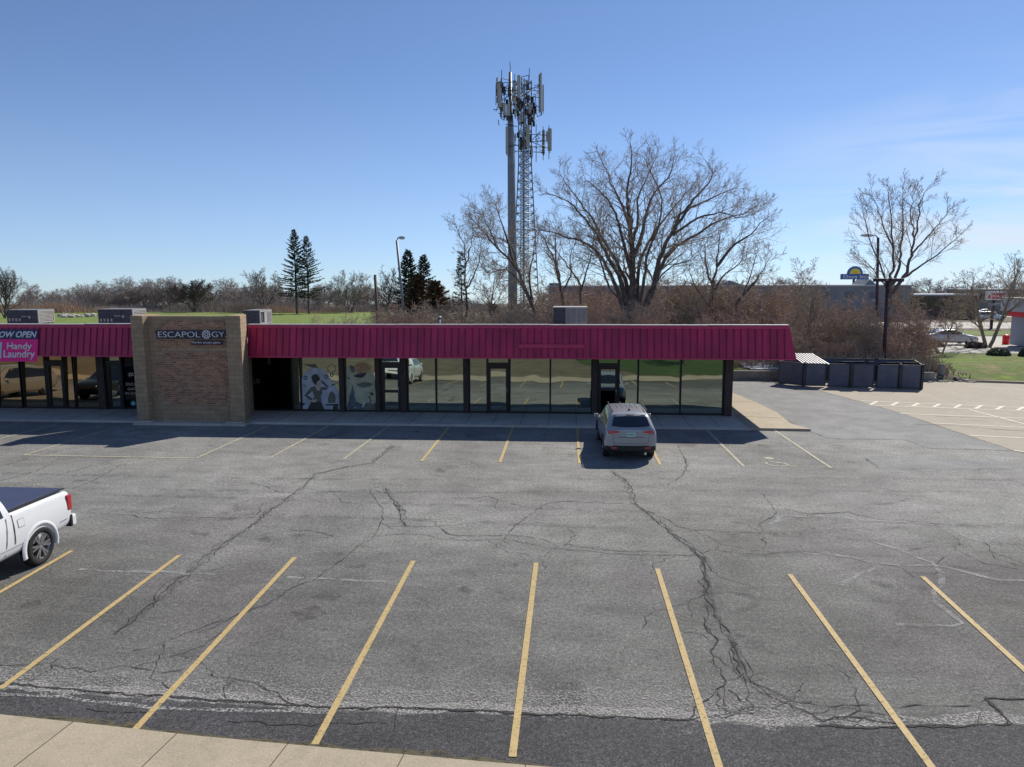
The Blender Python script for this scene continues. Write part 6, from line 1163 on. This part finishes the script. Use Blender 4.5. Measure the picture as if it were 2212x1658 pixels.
conifer('shorter right spruce of the pair on the far lawn', 659, 508, 200, 82, 6.4, .12, .20, 135, .42, dens=.95, bx=668)
conifer('dark dense spruce just right of the leaning lamp post', 884, 538, 125, 83, 3.6, .25, .12, 120, .05, dens=1.5)
conifer('second spruce right of the leaning lamp post with open top', 917, 550, 128, 84, 4.0, .2, .12, 105, .2, dens=1.2)
conifer('small faded spruce behind the tall thin bare tree', 997, 542, 120, 85, 1.5, .2, .2, 70, .35, dens=.6)
for px, py, Yt, r_, lab in ((905, 592, 84, 4.0, 'brown evergreen mound below the two dark spruces'), (942, 606, 80, 3.6, 'brown rounded evergreen right of the two dark spruces'), (1062, 656, 78, 2.0, 'squat brown hedge tree left of the monopole')):
    conifer(lab, px, py, Yt, int(px), r_, .35, .0, 110, .0, 'needle_brown', 'cedar_tree', 1.3)
# clipped bushes on the bank
def bush(label, px, py, wpx, hpx, mt, seed, group=None):
    q = gz(px, py); r_ = wpx*q.y/FPX/2; h = hpx*q.y/FPX; rg = random.Random(seed); b = MB()
    for k in range(2600):
        v = Vector((rg.gauss(0,1), rg.gauss(0,1), abs(rg.gauss(0,1)))).normalized()*rg.uniform(.72,1.04); p = Vector((v.x*r_, v.y*r_, v.z*h)); s = rg.uniform(.03,.08); u = Vector((rg.gauss(0,1), rg.gauss(0,1), rg.gauss(0,1))).normalized()*s; w2 = u.cross(v).normalized()*s*.6; i = len(b.v)
        b.v += [tuple(p-u), tuple(p+w2), tuple(p+u), tuple(p-w2)]; b.f.append((i,i+1,i+2,i+3)); b.mi.append(0)
    t = thing('bush', label, 'bush', tuple(q), 0, group); b.build('foliage', mt, t, fix=False); c = MB(); c.lathe([(0,.6*r_),(h*.5,.72*r_),(h*.72,.4*r_),(h*.8,.001)], 'Z', (0,0,0), 10); c.build('core', M['bark'], t); return t
M['leaf'] = mat('clipped_green_leaf', (.035,.065,.022), .7, 0, .5, 4); M['leaf_brown'] = mat('brown_bush_leaf', (.075,.055,.035), .8, 0, .5, 4)
bush('round dark green clipped bush on the grass bank', 2157, 769, 44, 17, M['leaf'], 1)
bush('low brown bush in front of the white sedan front wheel', 2107, 753, 42, 14, M['leaf_brown'], 2); bush('low brown bush by the white sedan rear wheel', 2022, 750, 32, 13, M['leaf_brown'], 3); bush('dark bush at the far right end of the kerb path', 2214, 771, 24, 18, M['leaf'], 4)
# trees mirrored in the shop windows stand behind the camera
for x, y, s, k, lab in ((6,-26,1.3,0,'bare tree standing behind the viewpoint and mirrored in the glass, nearest the middle'), (13,-14,1.1,1,'bare tree behind the viewpoint mirrored in the rightmost panes'), (20,-30,1.4,2,'bare tree furthest right behind the viewpoint')):
    plant('bare_tree', lab, 'tree', far[k], (x, y, -.05), 1.3*k, (s,s,s))
TILT = Matrix.Rotation(SLOPE, 4, 'X')          # the lot climbs gently towards the shops
bpy.context.view_layer.update()
for o in bpy.data.objects:
    if o.parent is None: o.matrix_world = TILT @ o.matrix_world
for o in bpy.data.objects:
    if o.type == 'MESH' and 'category' in o and o.parent: del o['category']
